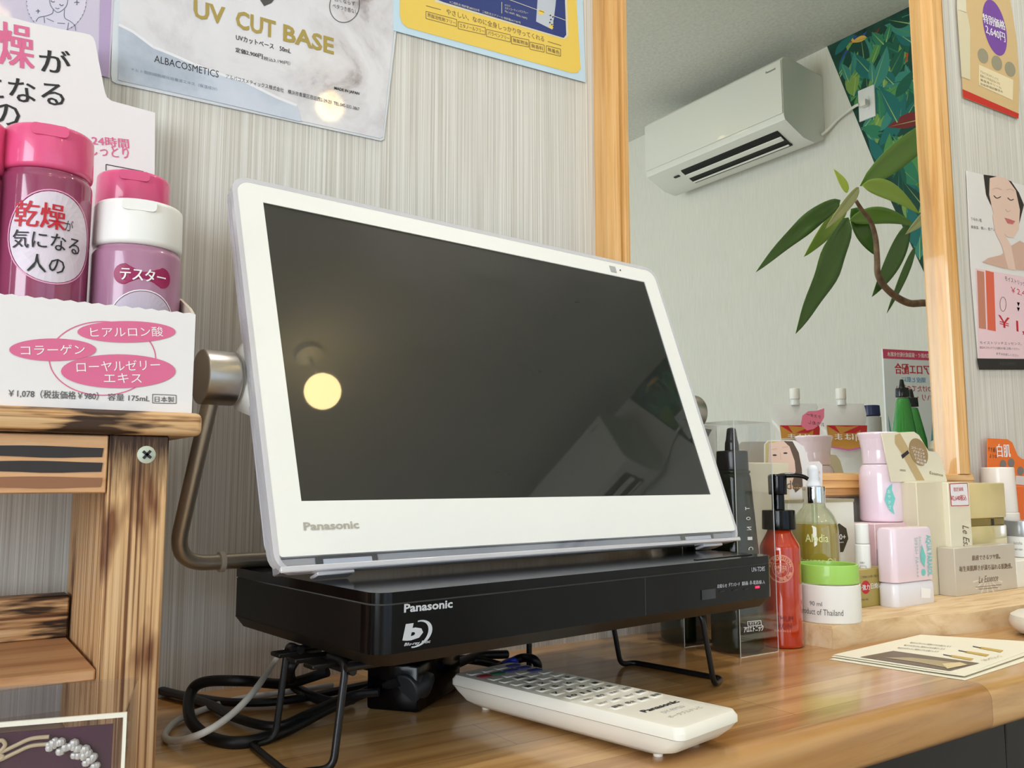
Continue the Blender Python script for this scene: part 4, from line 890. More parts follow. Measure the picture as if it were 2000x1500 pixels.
a = hit(t.matrix_world, 1518, 931, 1, 0); tube('spout', smooth_path([(0, 0, Z(931)), (12*k_, 0, Z(929)), (32*k_, 0, Z(928.5)), (48*k_, 0, Z(931)), (57*k_, 0, Z(936))], 5), lambda s: (5.2-1.4*s)*k_, BLACKG, t, 16)
PEACH = mat('ink_peach', (238, 168, 140), .5); pr = Print(); c_ = Z(1107); off = .0
for r1 in (22.5, 21, 13.5): pr.cyl_ring(ell(off, c_, r1*k_*1.12, (r1+3.5)*k_, 44), R, .00042, PEACH, .0003)
def ringtext(s, rr, hh, a0, a1, flip=1):
    n = len(s)
    for i, ch_ in enumerate(s):
        if ch_ == ' ': continue
        a = a0+(a1-a0)*(i+.5)/n; uv, fs, asp = text_mesh(ch_, bold=.02); wd = min(hh*.9, hh*asp)
        P_ = []
        for u, v in uv:
            lx = (u-.5)*wd; ly = (v-.5)*hh*flip*1.0 if flip > 0 else (v-.5)*hh; rad = rr+(ly if flip > 0 else -ly)
            if flip > 0: ax_ = sin(a)*rad+cos(a)*lx; az = cos(a)*rad-sin(a)*lx
            else: ax_ = sin(a)*rad-cos(a)*lx*1; az = cos(a)*rad+sin(a)*lx
            ax_ *= 1.12; az *= 1.12
            P_.append(V((sin((off+ax_)/R)*(R+.0004), -cos((off+ax_)/R)*(R+.0004), c_+az)))
        pr.add(P_, fs, PEACH)
ringtext('FOR PROFESSIONAL', 17.2*k_*1.02, 5*k_, -1.45, 1.5); ringtext('SINCE 1988', 17.2*k_*1.02, 5*k_, 2.25+pi*.32, 1.05+pi*.28, -1)
pr.cyl('DRESS', R, Z(1108)-.0, Z(1108)+7*k_, 0, 22*k_, PEACH, .0005, bold=.03); pr.cyl('POINT', R, Z(1115.5), Z(1115.5)+4.5*k_, 0, 14*k_, PEACH, .0005, bold=.02)
for py in (1098, 1109.5): pr.cyl_poly([(-12*k_, Z(py+.5)), (12*k_, Z(py+.5)), (12*k_, Z(py-.5)), (-12*k_, Z(py-.5))], R, PEACH)
dk = mat('ink_dark_red', (120, 30, 30), .5)
pr.cyl('PREMIUM', R, Z(1208), Z(1208)+10*k_, 0, 40*k_, dk, .0005); pr.cyl('VIRGIN', R, Z(1222), Z(1222)+10*k_, 0, 34*k_, dk, .0005); pr.cyl('ORANGE', R, Z(1228), Z(1228)+4*k_, 0, 29*k_, PEACH, .0005, space=1.3)
pr.build(t)
# --- paper tube + dropper bottle
x, y, R = base_c(1621, 1220, ZB, 61); R = 58*mpp(x, y); z0 = ZB; k_ = mpp(x, y)
t = thing('paper_tube', 'white paper tube with a lime green collar in front of the dropper bottle', 'tube', M=MT((x, y, z0), -FACE(x, y)))
lathe('tube', rprof([(0, 0), (R, 0), (R, Z(1138)), (R*.93, Z(1138)), (R*.93, .002), (0, .002)], .0015), mat('white_paper_tube', (232, 228, 220), .5), t, 56)
lathe('green_collar', rprof([(R*.93, Z(1136)), (R*.975, Z(1136)), (R*.965, Z(1100)), (R*.89, Z(1100)), (R*.89, Z(1136)), (R*.93, Z(1136))], .0006), mat('lime_green_card', (160, 208, 92), .45, coat=.3), t, 56)
pr = Print(); pr.cyl('90 ml', R, Z(1177), Z(1177)+8*k_, -.42, 24*k_, g1); pr.cyl('Product of Thailand', R, Z(1194), Z(1194)+11*k_, -.30, 84*k_, g1); pr.build(t)
x, y = .6692, .4985; k_ = mpp(x, y); rB = 43.5*k_
t = thing('dropper_bottle', 'glass dropper bottle of golden oil standing behind the green collared tube', 'bottle', M=MT((x, y, ZB+.0002), -FACE(x, y))); z0 = ZB+.0002
glass = film('bottle_glass', (240, 244, 232), .07, .7, .02)
zsh = Z(1010)
shoulder = [(rB, Z(1050)), (rB*.99, Z(1036)), (rB*.93, Z(1020)), (rB*.82, Z(1007)), (rB*.66, Z(997)), (rB*.50, Z(990)), (rB*.46, Z(983))]
lathe('glass_body', [(0, 0), (rB*.95, 0), (rB, .002)]+shoulder+[(rB*.45, Z(978)), (0, Z(978))], glass, t, 48)
lathe('oil', [(0, .001), (rB*.93, .001), (rB*.97, .003), (rB*.97, Z(1050)), (rB*.96, Z(1036)), (rB*.91, Z(1022)), (0, Z(1022))], mat('golden_oil', (210, 180, 84), .05, trans=.35, ior=1.2), t, 48)
lathe('chrome_collar', rprof([(0, Z(983)), (rB*.49, Z(983)), (rB*.49, Z(950)), (0, Z(950))], .0006), CHROME, t, 40)
lathe('rubber_bulb', rprof([(0, Z(950)), (rB*.34, Z(950)), (rB*.24, Z(940)), (rB*.24, Z(915)), (rB*.15, Z(909)), (0, Z(908))], .0018, 4), mat('white_rubber', (228, 230, 236), .5), t, 32)
lathe('pipette', [(0, .012), (.0012, .012), (.0026, .020), (.0026, Z(985)), (0, Z(985))], glass, t, 16)
pr = Print(); PG = mat('ink_pale_green', (226, 226, 160), .5)
pr.cyl('Alodia', rB, Z(1056), Z(1056)+15*k_, .05, 42*k_, PG, .0006, bold=.01); pr.cyl('Intense Oil', rB, Z(1096), Z(1096)+9*k_, .1, 66*k_, PG, .0006)
pr.build(t)
# --- boxes behind
def carton(name, lab, bl, br, top, y0, dep, z0, m, group=None, bev=.0006, rz=0, cat='box'):
    """carton whose front face spans bl..br at depth y0; top row given in px"""
    a = ony(*bl, y0); b = ony(*br, y0); zt = zat(top, a.x, y0)
    t = thing(name, lab, cat, M=MT((a.x, y0, z0), rz), group=group); box('carton', (0, 0, 0), ((b.x-a.x), dep, zt-z0), m, t, bev, 1); return t, b.x-a.x, zt-z0
CBX = mat('cream_carton', (228, 218, 194), .45, coat=.2)
t, wd, hh = carton('cream_carton', 'tall cream carton standing behind the pump head', (1459, 1000), (1544, 1000), 903, .525, .035, ZB if False else ZCT, CBX)
pr = Print(); fr = (t.matrix_world.copy(), 1, 0); pr.textp('Alodia', fr, (1500, 956), (1562, 956), 18, BROWNINK); pr.build(t)
# card of a face
yF = .561; t = thing('face_card', 'small upright card with a woman\'s face, behind the dropper bottle', 'card', loc=(0, 0, 0))
cp = [(1493, 868), (1500, 860), (1552, 860), (1570, 872), (1580, 902), (1600, 901), (1606, 908), (1607, 1010), (1493, 1010)]
L_ = [(lambda q: (q.x, q.z))(ony(a, b, yF)) for a, b in cp]; sheet('card', [L_[::-1]], .0006, CARD, t, y=yF)
fr = (I4_, 1, yF); pr = Print()
pr.polyp(fr, [(1495, 868), (1501, 862), (1548, 862), (1540, 905), (1495, 1005)], mat('olive_fade_print', (206, 190, 112), .5), .0002)
pr.polyp(fr, [(1526, 861), (1548, 862), (1560, 884), (1566, 915), (1568, 950), (1554, 962), (1540, 930)], mat('hair_soft_print', (96, 78, 66), .5), .0003)
pr.polyp(fr, [(1502, 866), (1530, 861), (1542, 872), (1552, 900), (1554, 920), (1545, 950), (1505, 950), (1500, 900)], skin, .0004)
for a, b in ((1513, 889), (1534, 885)):
    pr.polyp(fr, ell(a, b, 4.2, 1.7, 14), hair, .0005); pr.linep(fr, (a-6, b-11), (a+5, b-12.5), 1.5, skin2, .0005)
pr.linep(fr, (1524, 884), (1525, 898), 1, skin2, .0005)
pr.textp('コスパ', fr, (1586, 928), (1602, 925), 5, REDINK); pr.textp('うるおい', fr, (1587, 942), (1602, 939), 9, BLUEINK)
pr.polyp(fr, [(1582, 953), (1606, 953), (1606, 960), (1582, 960)], GOLDINK)
pr.build(t)
t, wd, hh = carton('sunscreen_carton', 'white carton with a dark hexagon reading SPF50, behind the dropper bottle', (1540, 1000), (1668, 1000), 977, .520, .036, ZB, mat('white_carton', (234, 230, 220), .45))
pr = Print(); fr = (t.matrix_world.copy(), 1, 0); dko = mat('ink_olive_black', (62, 56, 36), .5)
pr.polyp(fr, [(1639, 1022), (1624, 1034), (1622, 1062), (1636, 1079), (1647, 1078), (1657, 1052), (1653, 1032)], dko)
pr.textp('SPF50+', fr, (1616, 1054), (1652, 1054), 11, WINK, bold=.01, lift=.0006); pr.textp('PA++++', fr, (1630, 1062), (1648, 1061), 4, WINK, bold=.02, lift=.0006)
pr.build(t)
box('lid', (-.0004, -.0004, hh-.0028), (wd+.0004, .0364, hh+.0002), mat('olive_lid', (166, 156, 128), .5), t)
# --- pink products
PNK = mat('pearl_pink_plastic', (240, 220, 232), .22, coat=.6); PNC = mat('pink_carton', (240, 206, 214), .4, coat=.3)
t, wd, hh = carton('pink_carton', 'pink carton behind the white lip tube, under the pearl pink bottle', (1664, 1100), (1722, 1100), 1024, .530, .036, ZB, PNC)
t, wd, hh = carton('pink_carton', 'taller pink carton with silver panel between lip tube and pink stick', (1712, 1100), (1778, 1100), 1023, .515, .034, ZB, PNC)
pr = Print(); fr = (t.matrix_world.copy(), 1, 0); blg = mat('ink_silver_lilac', (176, 172, 196), .4)
pr.polyp(fr, [(1713, 1072), (1762, 1110), (1780, 1180), (1712, 1180)], blg); pr.build(t)
zpk = ZB+hh
P_ = ony(1722, 1000, .538); x, y = P_.x, .538; k_ = mpp(x, y); z0 = zpk+.0003
t = thing('pearl_pink_bottle', 'pearl pink spray bottle with flared cap standing on the pink cartons', 'bottle', M=MT((x, y, z0), -FACE(x, y))); Rb = 40*k_
lathe('body', rprof([(0, 0), (Rb, 0), (Rb*.97, Z(928)), (Rb*.90, Z(914)), (Rb*.80, Z(907)), (0, Z(907))], .003), PNK, t, 48)
lathe('cap', rprof([(0, Z(906.5)), (Rb*.79, Z(906.5)), (Rb*.79, Z(880)), (Rb*.88, Z(858)), (Rb*.97, Z(848)), (Rb*.94, Z(845)), (0, Z(846))], .0012), PNK, t, 48)
pr = Print(); ds_ = [(3*k_, Z(975)), (8*k_, Z(955)), (18*k_, Z(944)), (17*k_, Z(957)), (23*k_, Z(973)), (17*k_, Z(990)), (20*k_, Z(1003)), (10*k_, Z(995))]
q_ = [(a+3*k_, b) for a, b in ds_]
pr.add([V((sin(a/Rb)*(Rb+.0008), -cos(a/Rb)*(Rb+.0008), b)) for a, b in q_], [tuple(f) for f in tessellate_polygon([[V((a, b, 0)) for a, b in q_]])], TEAL)
for i, s in enumerate('おやかさ'): pr.cyl(s, Rb, Z(963+i*10), Z(956+i*10), 14*k_/Rb, 5*k_, WINK, .0014)
pr.build(t)
P_ = ony(1686, 1100, .503); x, y = P_.x, .503; k_ = mpp(x, y); z0 = ZB
t = thing('lip_tube', 'slim white cosmetic tube standing behind the gold card tray', 'tube', M=MT((x, y, z0), -FACE(x, y)))
lathe('body', rprof([(0, 0), (14*k_, 0), (14*k_, Z(1064)), (12*k_, Z(1062)), (0, Z(1062))], .001), WHITEP, t, 32); lathe('cap', rprof([(0, Z(1061.5)), (13*k_, Z(1061.5)), (12.5*k_, Z(1023)), (0, Z(1021))], .001), WHITEP, t, 32)
pr = Print(); pr.cyl_ring(rrect(-6*k_, Z(1115), 5*k_, Z(1104), .0008), 14*k_, .0003, g1, .0004); pr.cyl('日焼け', 14*k_, Z(1100), Z(1096), -.1, 8*k_, g1, .0005); pr.build(t)
GC = mat('gold_green_card', (174, 156, 84), .4, coat=.2)
t, wd, hh = carton('sunscreen_tray', 'small gold card tray with red oval, left of the pink stick', (1679, 1150), (1740, 1150), 1113, .4925, .026, ZB, GC, cat='tray')
pr = Print(); fr = (t.matrix_world.copy(), 1, 0)
pr.polyp(fr, ell(1691, 1147, 8.5, 13, 28), REDINK); pr.textp('の', fr, (1677, 1153), (1683, 1152), 8, WINK, lift=.0006); pr.textp('強力', fr, (1684, 1153), (1699, 1152), 11, WINK, lift=.0007, bold=.02); pr.textp('日焼け止め', fr, (1701, 1150), (1737, 1147), 11, WINK, lift=.0006, bold=.02)
pr.textp('ご自由にお使い頂けます。', fr, (1681, 1130), (1724, 1126), 5, g1); pr.textp('SPF50+ 10ml', fr, (1681, 1174), (1696, 1172), 4, g1)
pr.polyp(fr, [(1723, 1160), (1737, 1159), (1737, 1168), (1723, 1170)], WINK); pr.textp('日本製', fr, (1725, 1167), (1735, 1166), 6, g1, lift=.0006)
pr.build(t)
# pink stick
a = onz(1752, 1172, ZB); b_ = onz(1829, 1178, ZB); y0 = .4725
A_ = ony(1750, 1150, y0); B_2 = ony(1829, 1150, y0); wd = B_2.x-A_.x; k_ = mpp(A_.x, y0); x, y = A_.x, y0; z0 = ZB
t = thing('sunscreen_stick', 'flat pink and white stick with teal lettering on the wood slab', 'stick', M=MT((A_.x, y0, ZB)))
def pill(name, z0_, z1_, ins, m, r_=.006):
    o_ = [[(p[0], p[1], zz) for p in rrect(i_, i_, wd-i_, .020-i_, r_)] for zz, i_ in ((z0_, ins), (z0_+.0008, ins*.3), (z1_-.004, ins*.3), (z1_-.0012, ins*.3+.0008), (z1_, ins*.3+.0028))]
    return loft(name, o_, m, t)
pill('base', 0, Z(1140), .0006, mat('pale_white_plastic', (232, 230, 236), .35, coat=.3), .006); pill('cap', Z(1139.5), Z(1032), .0004, PNK, .006)
pr = Print(); fr = (t.matrix_world.copy(), 1, 0)
def vtext(s, px, pya, pyb, wpx, m, **kk):     # lettering turned to read top to bottom
    O = hit(fr[0], px, pya, 1, -.0004); D = hit(fr[0], px+(pyb-pya)*.05, pyb, 1, -.0004)-O; Uu = hit(fr[0], px+wpx, pya, 1, -.0004)-O; pr.text(s, O, D, V((Uu.x, 0, 0)), m, **kk)
vtext('AQUA PARASOL', 1807, 1045, 1126, 11, TEAL, bold=.02); vtext('SUNSCREEN STICK', 1794, 1048, 1100, 5, mat('ink_sage', (170, 200, 196), .5)); vtext('SPF50+ PA++++', 1786, 1050, 1128, 6, mat('ink_sage', (170, 200, 196), .5))
pr.polyp(fr, [(1801, 1064), (1808, 1086), (1806, 1108), (1800, 1100), (1797, 1085)], TEAL); pr.polyp(fr, ell(1804, 1118, 4, 7, 12), TEAL)
pr.polyp(fr, [(1799, 1147), (1818, 1150), (1817, 1168), (1799, 1168)], WINK)
pr.build(t)
# --- pale gold essence set
GL = mat('champagne_carton', (222, 212, 184), .35, coat=.4); GL2 = mat('champagne_light', (232, 224, 200), .4, coat=.3)
t, wd, hh = carton('champagne_carton', 'grey gold carton left of the priced carton, behind the pink stick', (1764, 1050), (1793, 1050), 940, .535, .034, ZB, GL)
yE = .502
t, wd, hh = carton('priced_carton', 'tall champagne carton with red bordered 2,640 price tag', (1795, 1050), (1856, 1050), 941, yE, .030, ZB, GL)
# turned face with the tag
a2 = ony(1856, 1050, yE).x
t2, wd2, hh2 = carton('essence_carton', 'champagne carton front with price tag and script lettering', (1857, 1050), (1899, 1050), 942, yE-.006, .034, ZB, GL2)
t['label'] = 'plain tall champagne carton right behind the pink stick'
t2['label'] = 'tall champagne carton with red bordered 2,640 price tag'; t.name = 'plain_carton'
pr = Print(); fr = (t2.matrix_world.copy(), 1, 0)
pr.polyp(fr, [(1854.5, 945), (1888.5, 944), (1892, 986), (1857.5, 988)], mat('tag_white', (240, 236, 240), .5), .0003); pr.loopp(fr, [(1855, 945), (1889, 944), (1892, 987), (1858, 988)], 1.4, REDINK)
pr.textp('限定価格', fr, (1863, 960), (1882, 959), 8, REDINK, lift=.0006); pr.textp('¥2,640税込', fr, (1858, 979), (1888, 978), 12, REDINK, lift=.0006, bold=.01)
for s, px, pa, pb, wp in (('Le Essence', 1880, 1026, 1105, 12),):
    O = hit(fr[0], px, pa, 1, -.0004); D = hit(fr[0], px+4, pb, 1, -.0004)-O; Uu = hit(fr[0], px+wp, pa, 1, -.0004)-O; pr.text(s, O, D, V((Uu.x, 0, 0)), BROWNINK, shear=.4)
pr.build(t2)
yH = .515; t = thing('header_display_card', 'pale gold header card with round seal, behind the pink spray bottle', 'card', loc=(0, 0, 0))
cp = [(1722, 846), (1785, 843), (1795, 850), (1808, 872), (1814, 881), (1830, 883), (1838, 895), (1846, 925), (1850, 941), (1760, 941), (1740, 941)]
L_ = [(lambda q: (q.x, q.z))(ony(a, b, yH)) for a, b in cp]; sheet('card', [L_[::-1]], .0008, GL2, t, y=yH)
fr = (I4_, 1, yH); pr = Print(); tan_ = mat('tan_print', (196, 170, 124), .5); br_ = mat('seal_bronze', (164, 136, 100), .4)
pr.polyp(fr, [(1748, 850), (1758, 846), (1776, 878), (1766, 892), (1748, 866)], tan_); pr.polyp(fr, [(1766, 894), (1776, 884), (1806, 938), (1790, 938)], tan_)
pr.polyp(fr, [(1760, 889), (1773, 879), (1776, 885), (1763, 896)], INK, .0003)
pr.polyp(fr, ell(1794, 883, 17, 28, 40, -.35), br_, .0003); pr.loopp(fr, ell(1794, 883, 15, 26, 36, -.35), 1, GOLDINK, .0005)
for i in range(5): pr.textp(['コラーゲン', 'プラセンタ', 'セラミド', 'ヒアルロン酸', '美容液'][i], fr, (1780+i*2.5, 876+i*7), (1804+i*1.5, 882+i*7), 5, WINK, lift=.0006, bold=.02)
pr.textp('Essence', fr, (1816, 926), (1842, 931), 6, BROWNINK); pr.textp('高濃度美容液', fr, (1758, 920), (1769, 921), 4, BROWNINK)
pr.build(t)
yT = .4835
t, wd, hh = carton('essence_tray', 'pearl grey display tray with script logo holding the gold bottle', (1866, 1120), (1985, 1120), 1071, yT, .018, ZB, mat('pearl_grey_card', (200, 190, 174), .35, coat=.4), cat='tray')
pr = Print(); fr = (t.matrix_world.copy(), 1, 0)
pr.textp('肌感できるツヤ肌。', fr, (1899, 1095), (1954, 1091), 10, BROWNINK, bold=.02); pr.textp('毎生美肌輝きが満ち溢れる肌艶感。', fr, (1874, 1117), (1977, 1110), 11, BROWNINK, bold=.02)
pr.textp('Le Essence', fr, (1912, 1139), (1950, 1134), 13, BROWNINK, shear=.3); pr.linep(fr, (1906, 1147), (1956, 1142), 1, BROWNINK); pr.linep(fr, (1912, 1151), (1950, 1147), 1, BROWNINK)
ray_m = mat('ray_print', (222, 214, 200), .35, coat=.4)
for a_ in range(-75, 76, 25): pr.polyp(fr, [(1929, 1128), (1929+30*sin(radians(a_-3)), 1128+34*cos(radians(a_-3))), (1929+30*sin(radians(a_+3)), 1128+34*cos(radians(a_+3)))], ray_m, .0001)
pr.build(t)
A_ = ony(1893, 1050, .507); B_2 = ony(1969, 1050, .507); wd = B_2.x-A_.x; x, y = A_.x, .507; z0 = ZB
t = thing('gold_bottle', 'square gold capped bottle standing behind the pearl grey tray', 'bottle', M=MT((A_.x, .507, ZB)))
GOLDP = mat('pale_gold_metal', (236, 216, 156), .3, metal=.3, coat=.3)
o_ = box('body', (.0004, .0004, 0), (wd-.0004, .028, Z(1029)), mat('champagne_glass', (206, 190, 136), .15, coat=.8), t, .0015, 2)
box('neck', (.002, .002, Z(1029)), (wd-.002, .026, Z(1014)), mat('bronze_band', (150, 128, 62), .2, metal=.5), t, .0005, 1)
box('cap', (0, 0, Z(1014)), (wd, .0284, Z(943)), GOLDP, t, .0018, 3)
c = hit(t.matrix_world, 1942, 1023, 1, 0); box('black_square', (c.x-.0022, .0012, Z(1029)), (c.x+.0022, .0021, Z(1016)), INK, t)
P_ = ony(1952, 980, .548); x, y = P_.x, .548; k_ = mpp(x, y); z0 = ZB
t = thing('frosted_bottle', 'frosted white capped bottle behind the gold bottle', 'bottle', M=MT((x, y, ZB), -FACE(x, y)))
lathe('body', rprof([(0, 0), (33*k_, 0), (33*k_, Z(1000)), (0, Z(1000))], .002), mat('frosted_white', (226, 218, 210), .4), t, 40)
lathe('cap', rprof([(0, Z(1000)), (31*k_, Z(1000)), (29*k_, Z(913)), (0, Z(912))], .0015), mat('frosted_cap', (236, 226, 216), .4, coat=.3), t, 40)
x, y = ony(1998, 1050, .505).x, .505; k_ = mpp(x, y)
t, wd, hh = carton('white_carton', 'small white carton at the right edge under the white cream jar', (1986, 1120), (2040, 1120), 1096, .485, .040, ZB, mat('white_carton', (234, 230, 220), .45)); z0 = ZB+hh
x, y = ony(2003, 1050, .505).x+.004, .506; z0 += .0003
t = thing('cream_jar', 'white cream jar with a silver ribbed lid at the right edge', 'jar', M=MT((x, y, z0), -FACE(x, y)))
lathe('jar', rprof([(0, 0), (.0215, 0), (.0215, Z(1046)), (0, Z(1046))], .0015), WHITEP, t, 40)
lathe('lid', rprof([(0, Z(1045.5)), (.0222, Z(1045.5)), (.0222, Z(1016)), (0, Z(1016))], .0012), mat('silver_lid', (196, 204, 214), .25, metal=.7), t, 40)
pr = Print(); pr.cyl('kotoha', .0215, Z(1062), Z(1056), -.42, .009, g1, space=1.3); pr.cyl('hand cream', .0215, Z(1073), Z(1069), -.42, .009, g1); pr.build(t)
# orange cards
yO = .575; t = thing('orange_header_card', 'orange card with white lettering behind the frosted bottle', 'card', loc=(0, 0, 0))
cp = [(1929, 856), (1968, 858), (1977, 864), (1988, 890), (1996, 896), (2030, 905), (2030, 1100), (1929, 1100)]
L_ = [(lambda q: (q.x, q.z))(ony(a, b, yO)) for a, b in cp]; sheet('card', [L_[::-1]], .0008, mat('orange_card', (238, 120, 44), .5), t, y=yO)
fr = (I4_, 1, yO); pr = Print(); pr.textp('白肌', fr, (1948, 893), (1974, 893), 26, WINK, bold=.03, lift=.0006); pr.textp('すき通る', fr, (1930, 882), (1948, 884), 9, INK); pr.textp('ような', fr, (1933, 894), (1947, 895), 7, INK)
pr.polyp(fr, [(1984, 929), (2030, 932), (2030, 950), (1984, 946)], mat('pale_grey_print', (222, 214, 208), .5))
for a, b in ((1959, 907), (1975, 904), (1993, 920)): pr.polyp(fr, ell(a, b, 6.5, 9, 14), mat('grey_blob_print', (128, 120, 116), .5))
pr.build(t)
carton('orange_carton', 'orange carton at the right edge behind the white cream jar', (1984, 990), (2030, 990), 950, .545, .024, ZB, mat('orange_carton', (232, 108, 40), .45))
# ================================================================== room seen in the mirror
# air conditioner on the side wall
ya, yb = 2*YM-2.095, 2*YM-2.885; XF = 2.72
acm = mat('ac_white', (228, 230, 224), .35, coat=.3)
ac = thing('air_conditioner', 'white wall air conditioner seen in the mirror', 'air conditioner', loc=(0, 0, 0))
pf = [(XS-.0005, 1.665), (XF+.05, 1.690), (XF+.012, 1.683), (XF, 1.668), (XF, 1.440), (XF+.008, 1.422), (XF+.05, 1.402), (XF+.12, 1.372), (XF+.19, 1.366), (XS-.0005, 1.400)]
def ext(name, pf, y0, y1, m, par, bev=0):
    bm = bmesh.new(); A = [bm.verts.new((p[0], y0, p[1])) for p in pf]; B = [bm.verts.new((p[0], y1, p[1])) for p in pf]; bm.faces.new(A); bm.faces.new(B[::-1])
    for i in range(len(A)): j = (i+1) % len(A); bm.faces.new((A[i], A[j], B[j], B[i]))
    return fin(name, bm, m, par, True)
ext('casing', pf, yb, ya, acm, ac)
box('front_panel', (XF-.006, yb+.002, 1.446), (XF+.001, ya-.002, 1.668), acm, ac, .003, 2)
v0, v1 = 2*YM-2.70, 2*YM-2.16
pfv = [(XF+.040, 1.4075), (XF+.046, 1.3995), (XF+.122, 1.3655), (XF+.135, 1.3650), (XF+.128, 1.3755)]
ext('vent_opening', pfv, v0, v1, mat('vent_dark', (16, 17, 18), .5), ac)
for (u0, w0), (u1, w1) in ((((XF+.066), 1.3885), ((XF+.084), 1.3795)), (((XF+.112), 1.3655), ((XF+.117), 1.3640))):
    ext('louver', [(u0, w0), (u1, w1), (u1+.001, w1-.004), (u0+.001, w0-.004)], v0+.004, v1-.004, acm, ac)
for yy in (v0-.06,): box('sensor', (XF+.055, yy, 1.392), (XF+.068, yy+.03, 1.397), INK, ac)
pr = Print(); pr.text('Panasonic', V((XF-.0065, ya-.075, 1.636)), V((0, .050, 0)), V((0, 0, .010)), g1, bold=.02); pr.build(ac)
pl_ = thing('outlet_plate', 'white outlet plate on the leaf mural', 'outlet', loc=(XS-.002, 2*YM-1.896, 1.475))
box('plate', (-.008, -.0355, -.064), (0, .0355, .064), mat('outlet_white', (236, 238, 240), .4), pl_, .002, 2)
box('socket_face', (-.0095, -.011, -.028), (-.0075, .011, .028), mat('outlet_white', (236, 238, 240), .4), pl_, .001, 1)
pg2 = thing('white_plug', 'white plug in the outlet on the mural', 'plug', loc=(XS-.0115, 2*YM-1.896, 1.470))
box('plug_body', (-.028, -.014, -.013), (0, .014, .013), WHITEP, pg2, .004, 2)
cable('aircon_cord', 'white cord from the air conditioner to the mural outlet', [(XS-.03, ya+.004, 1.408), (XS-.02, ya+.03, 1.425), (XS-.015, ya+.07, 1.452), (XS-.02, ya+.11, 1.464), (XS-.032, ya+.16, 1.470), (XS-.036, 2*YM-1.912, 1.470)], .0055, WHITEP)
# potted plant, on the counter beyond the right edge of the photo
yv = .87
def mr_(px, py, dy=0): p = ony(px, py, yv+dy); return V((p.x, 2*YM-p.y, p.z))
plt = thing('potted_plant', 'long leaved houseplant on a bent stem, seen in the mirror', 'plant', loc=(1.80, .42, ZCT))
PL = V((1.80, .42, ZCT))
lathe('pot', rprof([(0, 0), (.055, 0), (.075, .10), (.078, .105), (.070, .105), (.066, .09), (0, .09)], .002), mat('white_pot', (220, 216, 206), .4), plt, 36)
lathe('soil', [(0, .088), (.066, .088), (.066, .092), (0, .095)], mat('soil', (60, 44, 32), .9), plt, 24)
bark = mat('stem_bark', rough=.7); noise_col(bark, [(84, 66, 50), (130, 106, 82)], 60, pos=[.35, .65])
stp = [mr_(1672, 392), mr_(1682, 408), mr_(1700, 432), mr_(1710, 465), mr_(1713, 505), mr_(1716, 540), mr_(1738, 570), mr_(1775, 592), mr_(1830, 600)]+[V((1.62, .32, .24)), V((1.72, .38, .12)), V((1.80, .42, -.03))]
tube('stem', smooth_path([p-PL for p in stp], 6), lambda s: .0030+.0055*s, bark, plt, 12)
lg = {}
def leafmat(nm, c):
    m = mat(nm, c, .42, coat=.25); return m
LM = {'d': leafmat('leaf_dark', (66, 108, 36)), 'm': leafmat('leaf_mid', (98, 140, 46)), 'l': leafmat('leaf_light', (146, 180, 66)), 'p': leafmat('leaf_pale', (176, 186, 130)), 'b': leafmat('leaf_young', (186, 214, 88))}
RIB = mat('leaf_rib', (140, 166, 92), .5)
def leaf(a, b, wpx, c, dy=0, sag=8, fold=.35, tipdy=0, wav=0):
    A = mr_(*a, dy); B = mr_(*b, dy+tipdy); n = 16; D = B-A; wd = wpx*mpp(1.1, .87)*.5; side_ = D.cross(V((0, 1, 0))).normalized(); nrm = side_.cross(D).normalized()
    if nrm.y < 0: nrm = -nrm
    bm = bmesh.new(); rows = []
    for i in range(n+1):
        s = i/n; cc_ = A+D*s+V((0, 0, -1))*(-(sag*.00055)*sin(pi*s)) ; hw = wd*(sin(pi*min(1, s**.72)) ** .85 if 0 < s < 1 else 0)+.0006*(1-s)
        row = []
        for q in (-1, -.5, 0, .5, 1):
            z_ = fold*abs(q)*hw+wav*hw*sin(s*14+q)*abs(q)
            row.append(bm.verts.new(cc_+side_*hw*q-nrm*(-z_)-PL))
        rows.append(row)
    for R1, R2 in zip(rows, rows[1:]):
        for j in range(4): bm.faces.new((R1[j], R1[j+1], R2[j+1], R2[j]))
    bmesh.ops.remove_doubles(bm, verts=bm.verts, dist=1e-5)
    o = fin('leaf', bm, LM[c], plt, True); md = o.modifiers.new('t', 'SOLIDIFY'); md.thickness = .0006; md.offset = 0
    pts = [A+D*(i/8)+V((0, 0, 1))*(sag*.00055)*sin(pi*i/8)+nrm*(-.0004)-PL for i in range(9)]
    tube('rib', pts, lambda s: .0008*(1-s*.8), RIB, o, 5)
leaf((1680, 363), (1880, 215), 62, 'm', .02, 14, .25)
leaf((1684, 362), (1796, 418), 46, 'l', .0, 22, .3)
leaf((1655, 376), (1628, 330), 26, 'b', -.01, -4)
leaf((1677, 366), (1612, 447), 24, 'p', -.02, 0, .5)
leaf((1641, 391), (1476, 532), 40, 'd', .01, 18, .3, wav=.12)
leaf((1655, 397), (1570, 502), 38, 'l', .02, 0, .2)
leaf((1657, 425), (1554, 652), 66, 'd', -.01, 4, .3, wav=.1)
leaf((1660, 430), (1790, 442), 40, 'm', .03, 26, .2)
leaf((1662, 408), (1712, 500), 74, 'd', .04, 0, .1)
leaf((1775, 440), (1703, 580), 52, 'd', .01, -6, .2)
leaf((1787, 483), (1732, 612), 24, 'd', .03, 0, .2)
leaf((1845, 385), (1768, 458), 34, 'p', -.01, 0, .4)
leaf((1838, 455), (1836, 600), 62, 'd', .02, 0, .2, wav=.1)
leaf((1790, 360), (1900, 440), 60, 'm', .06, 10, .2)
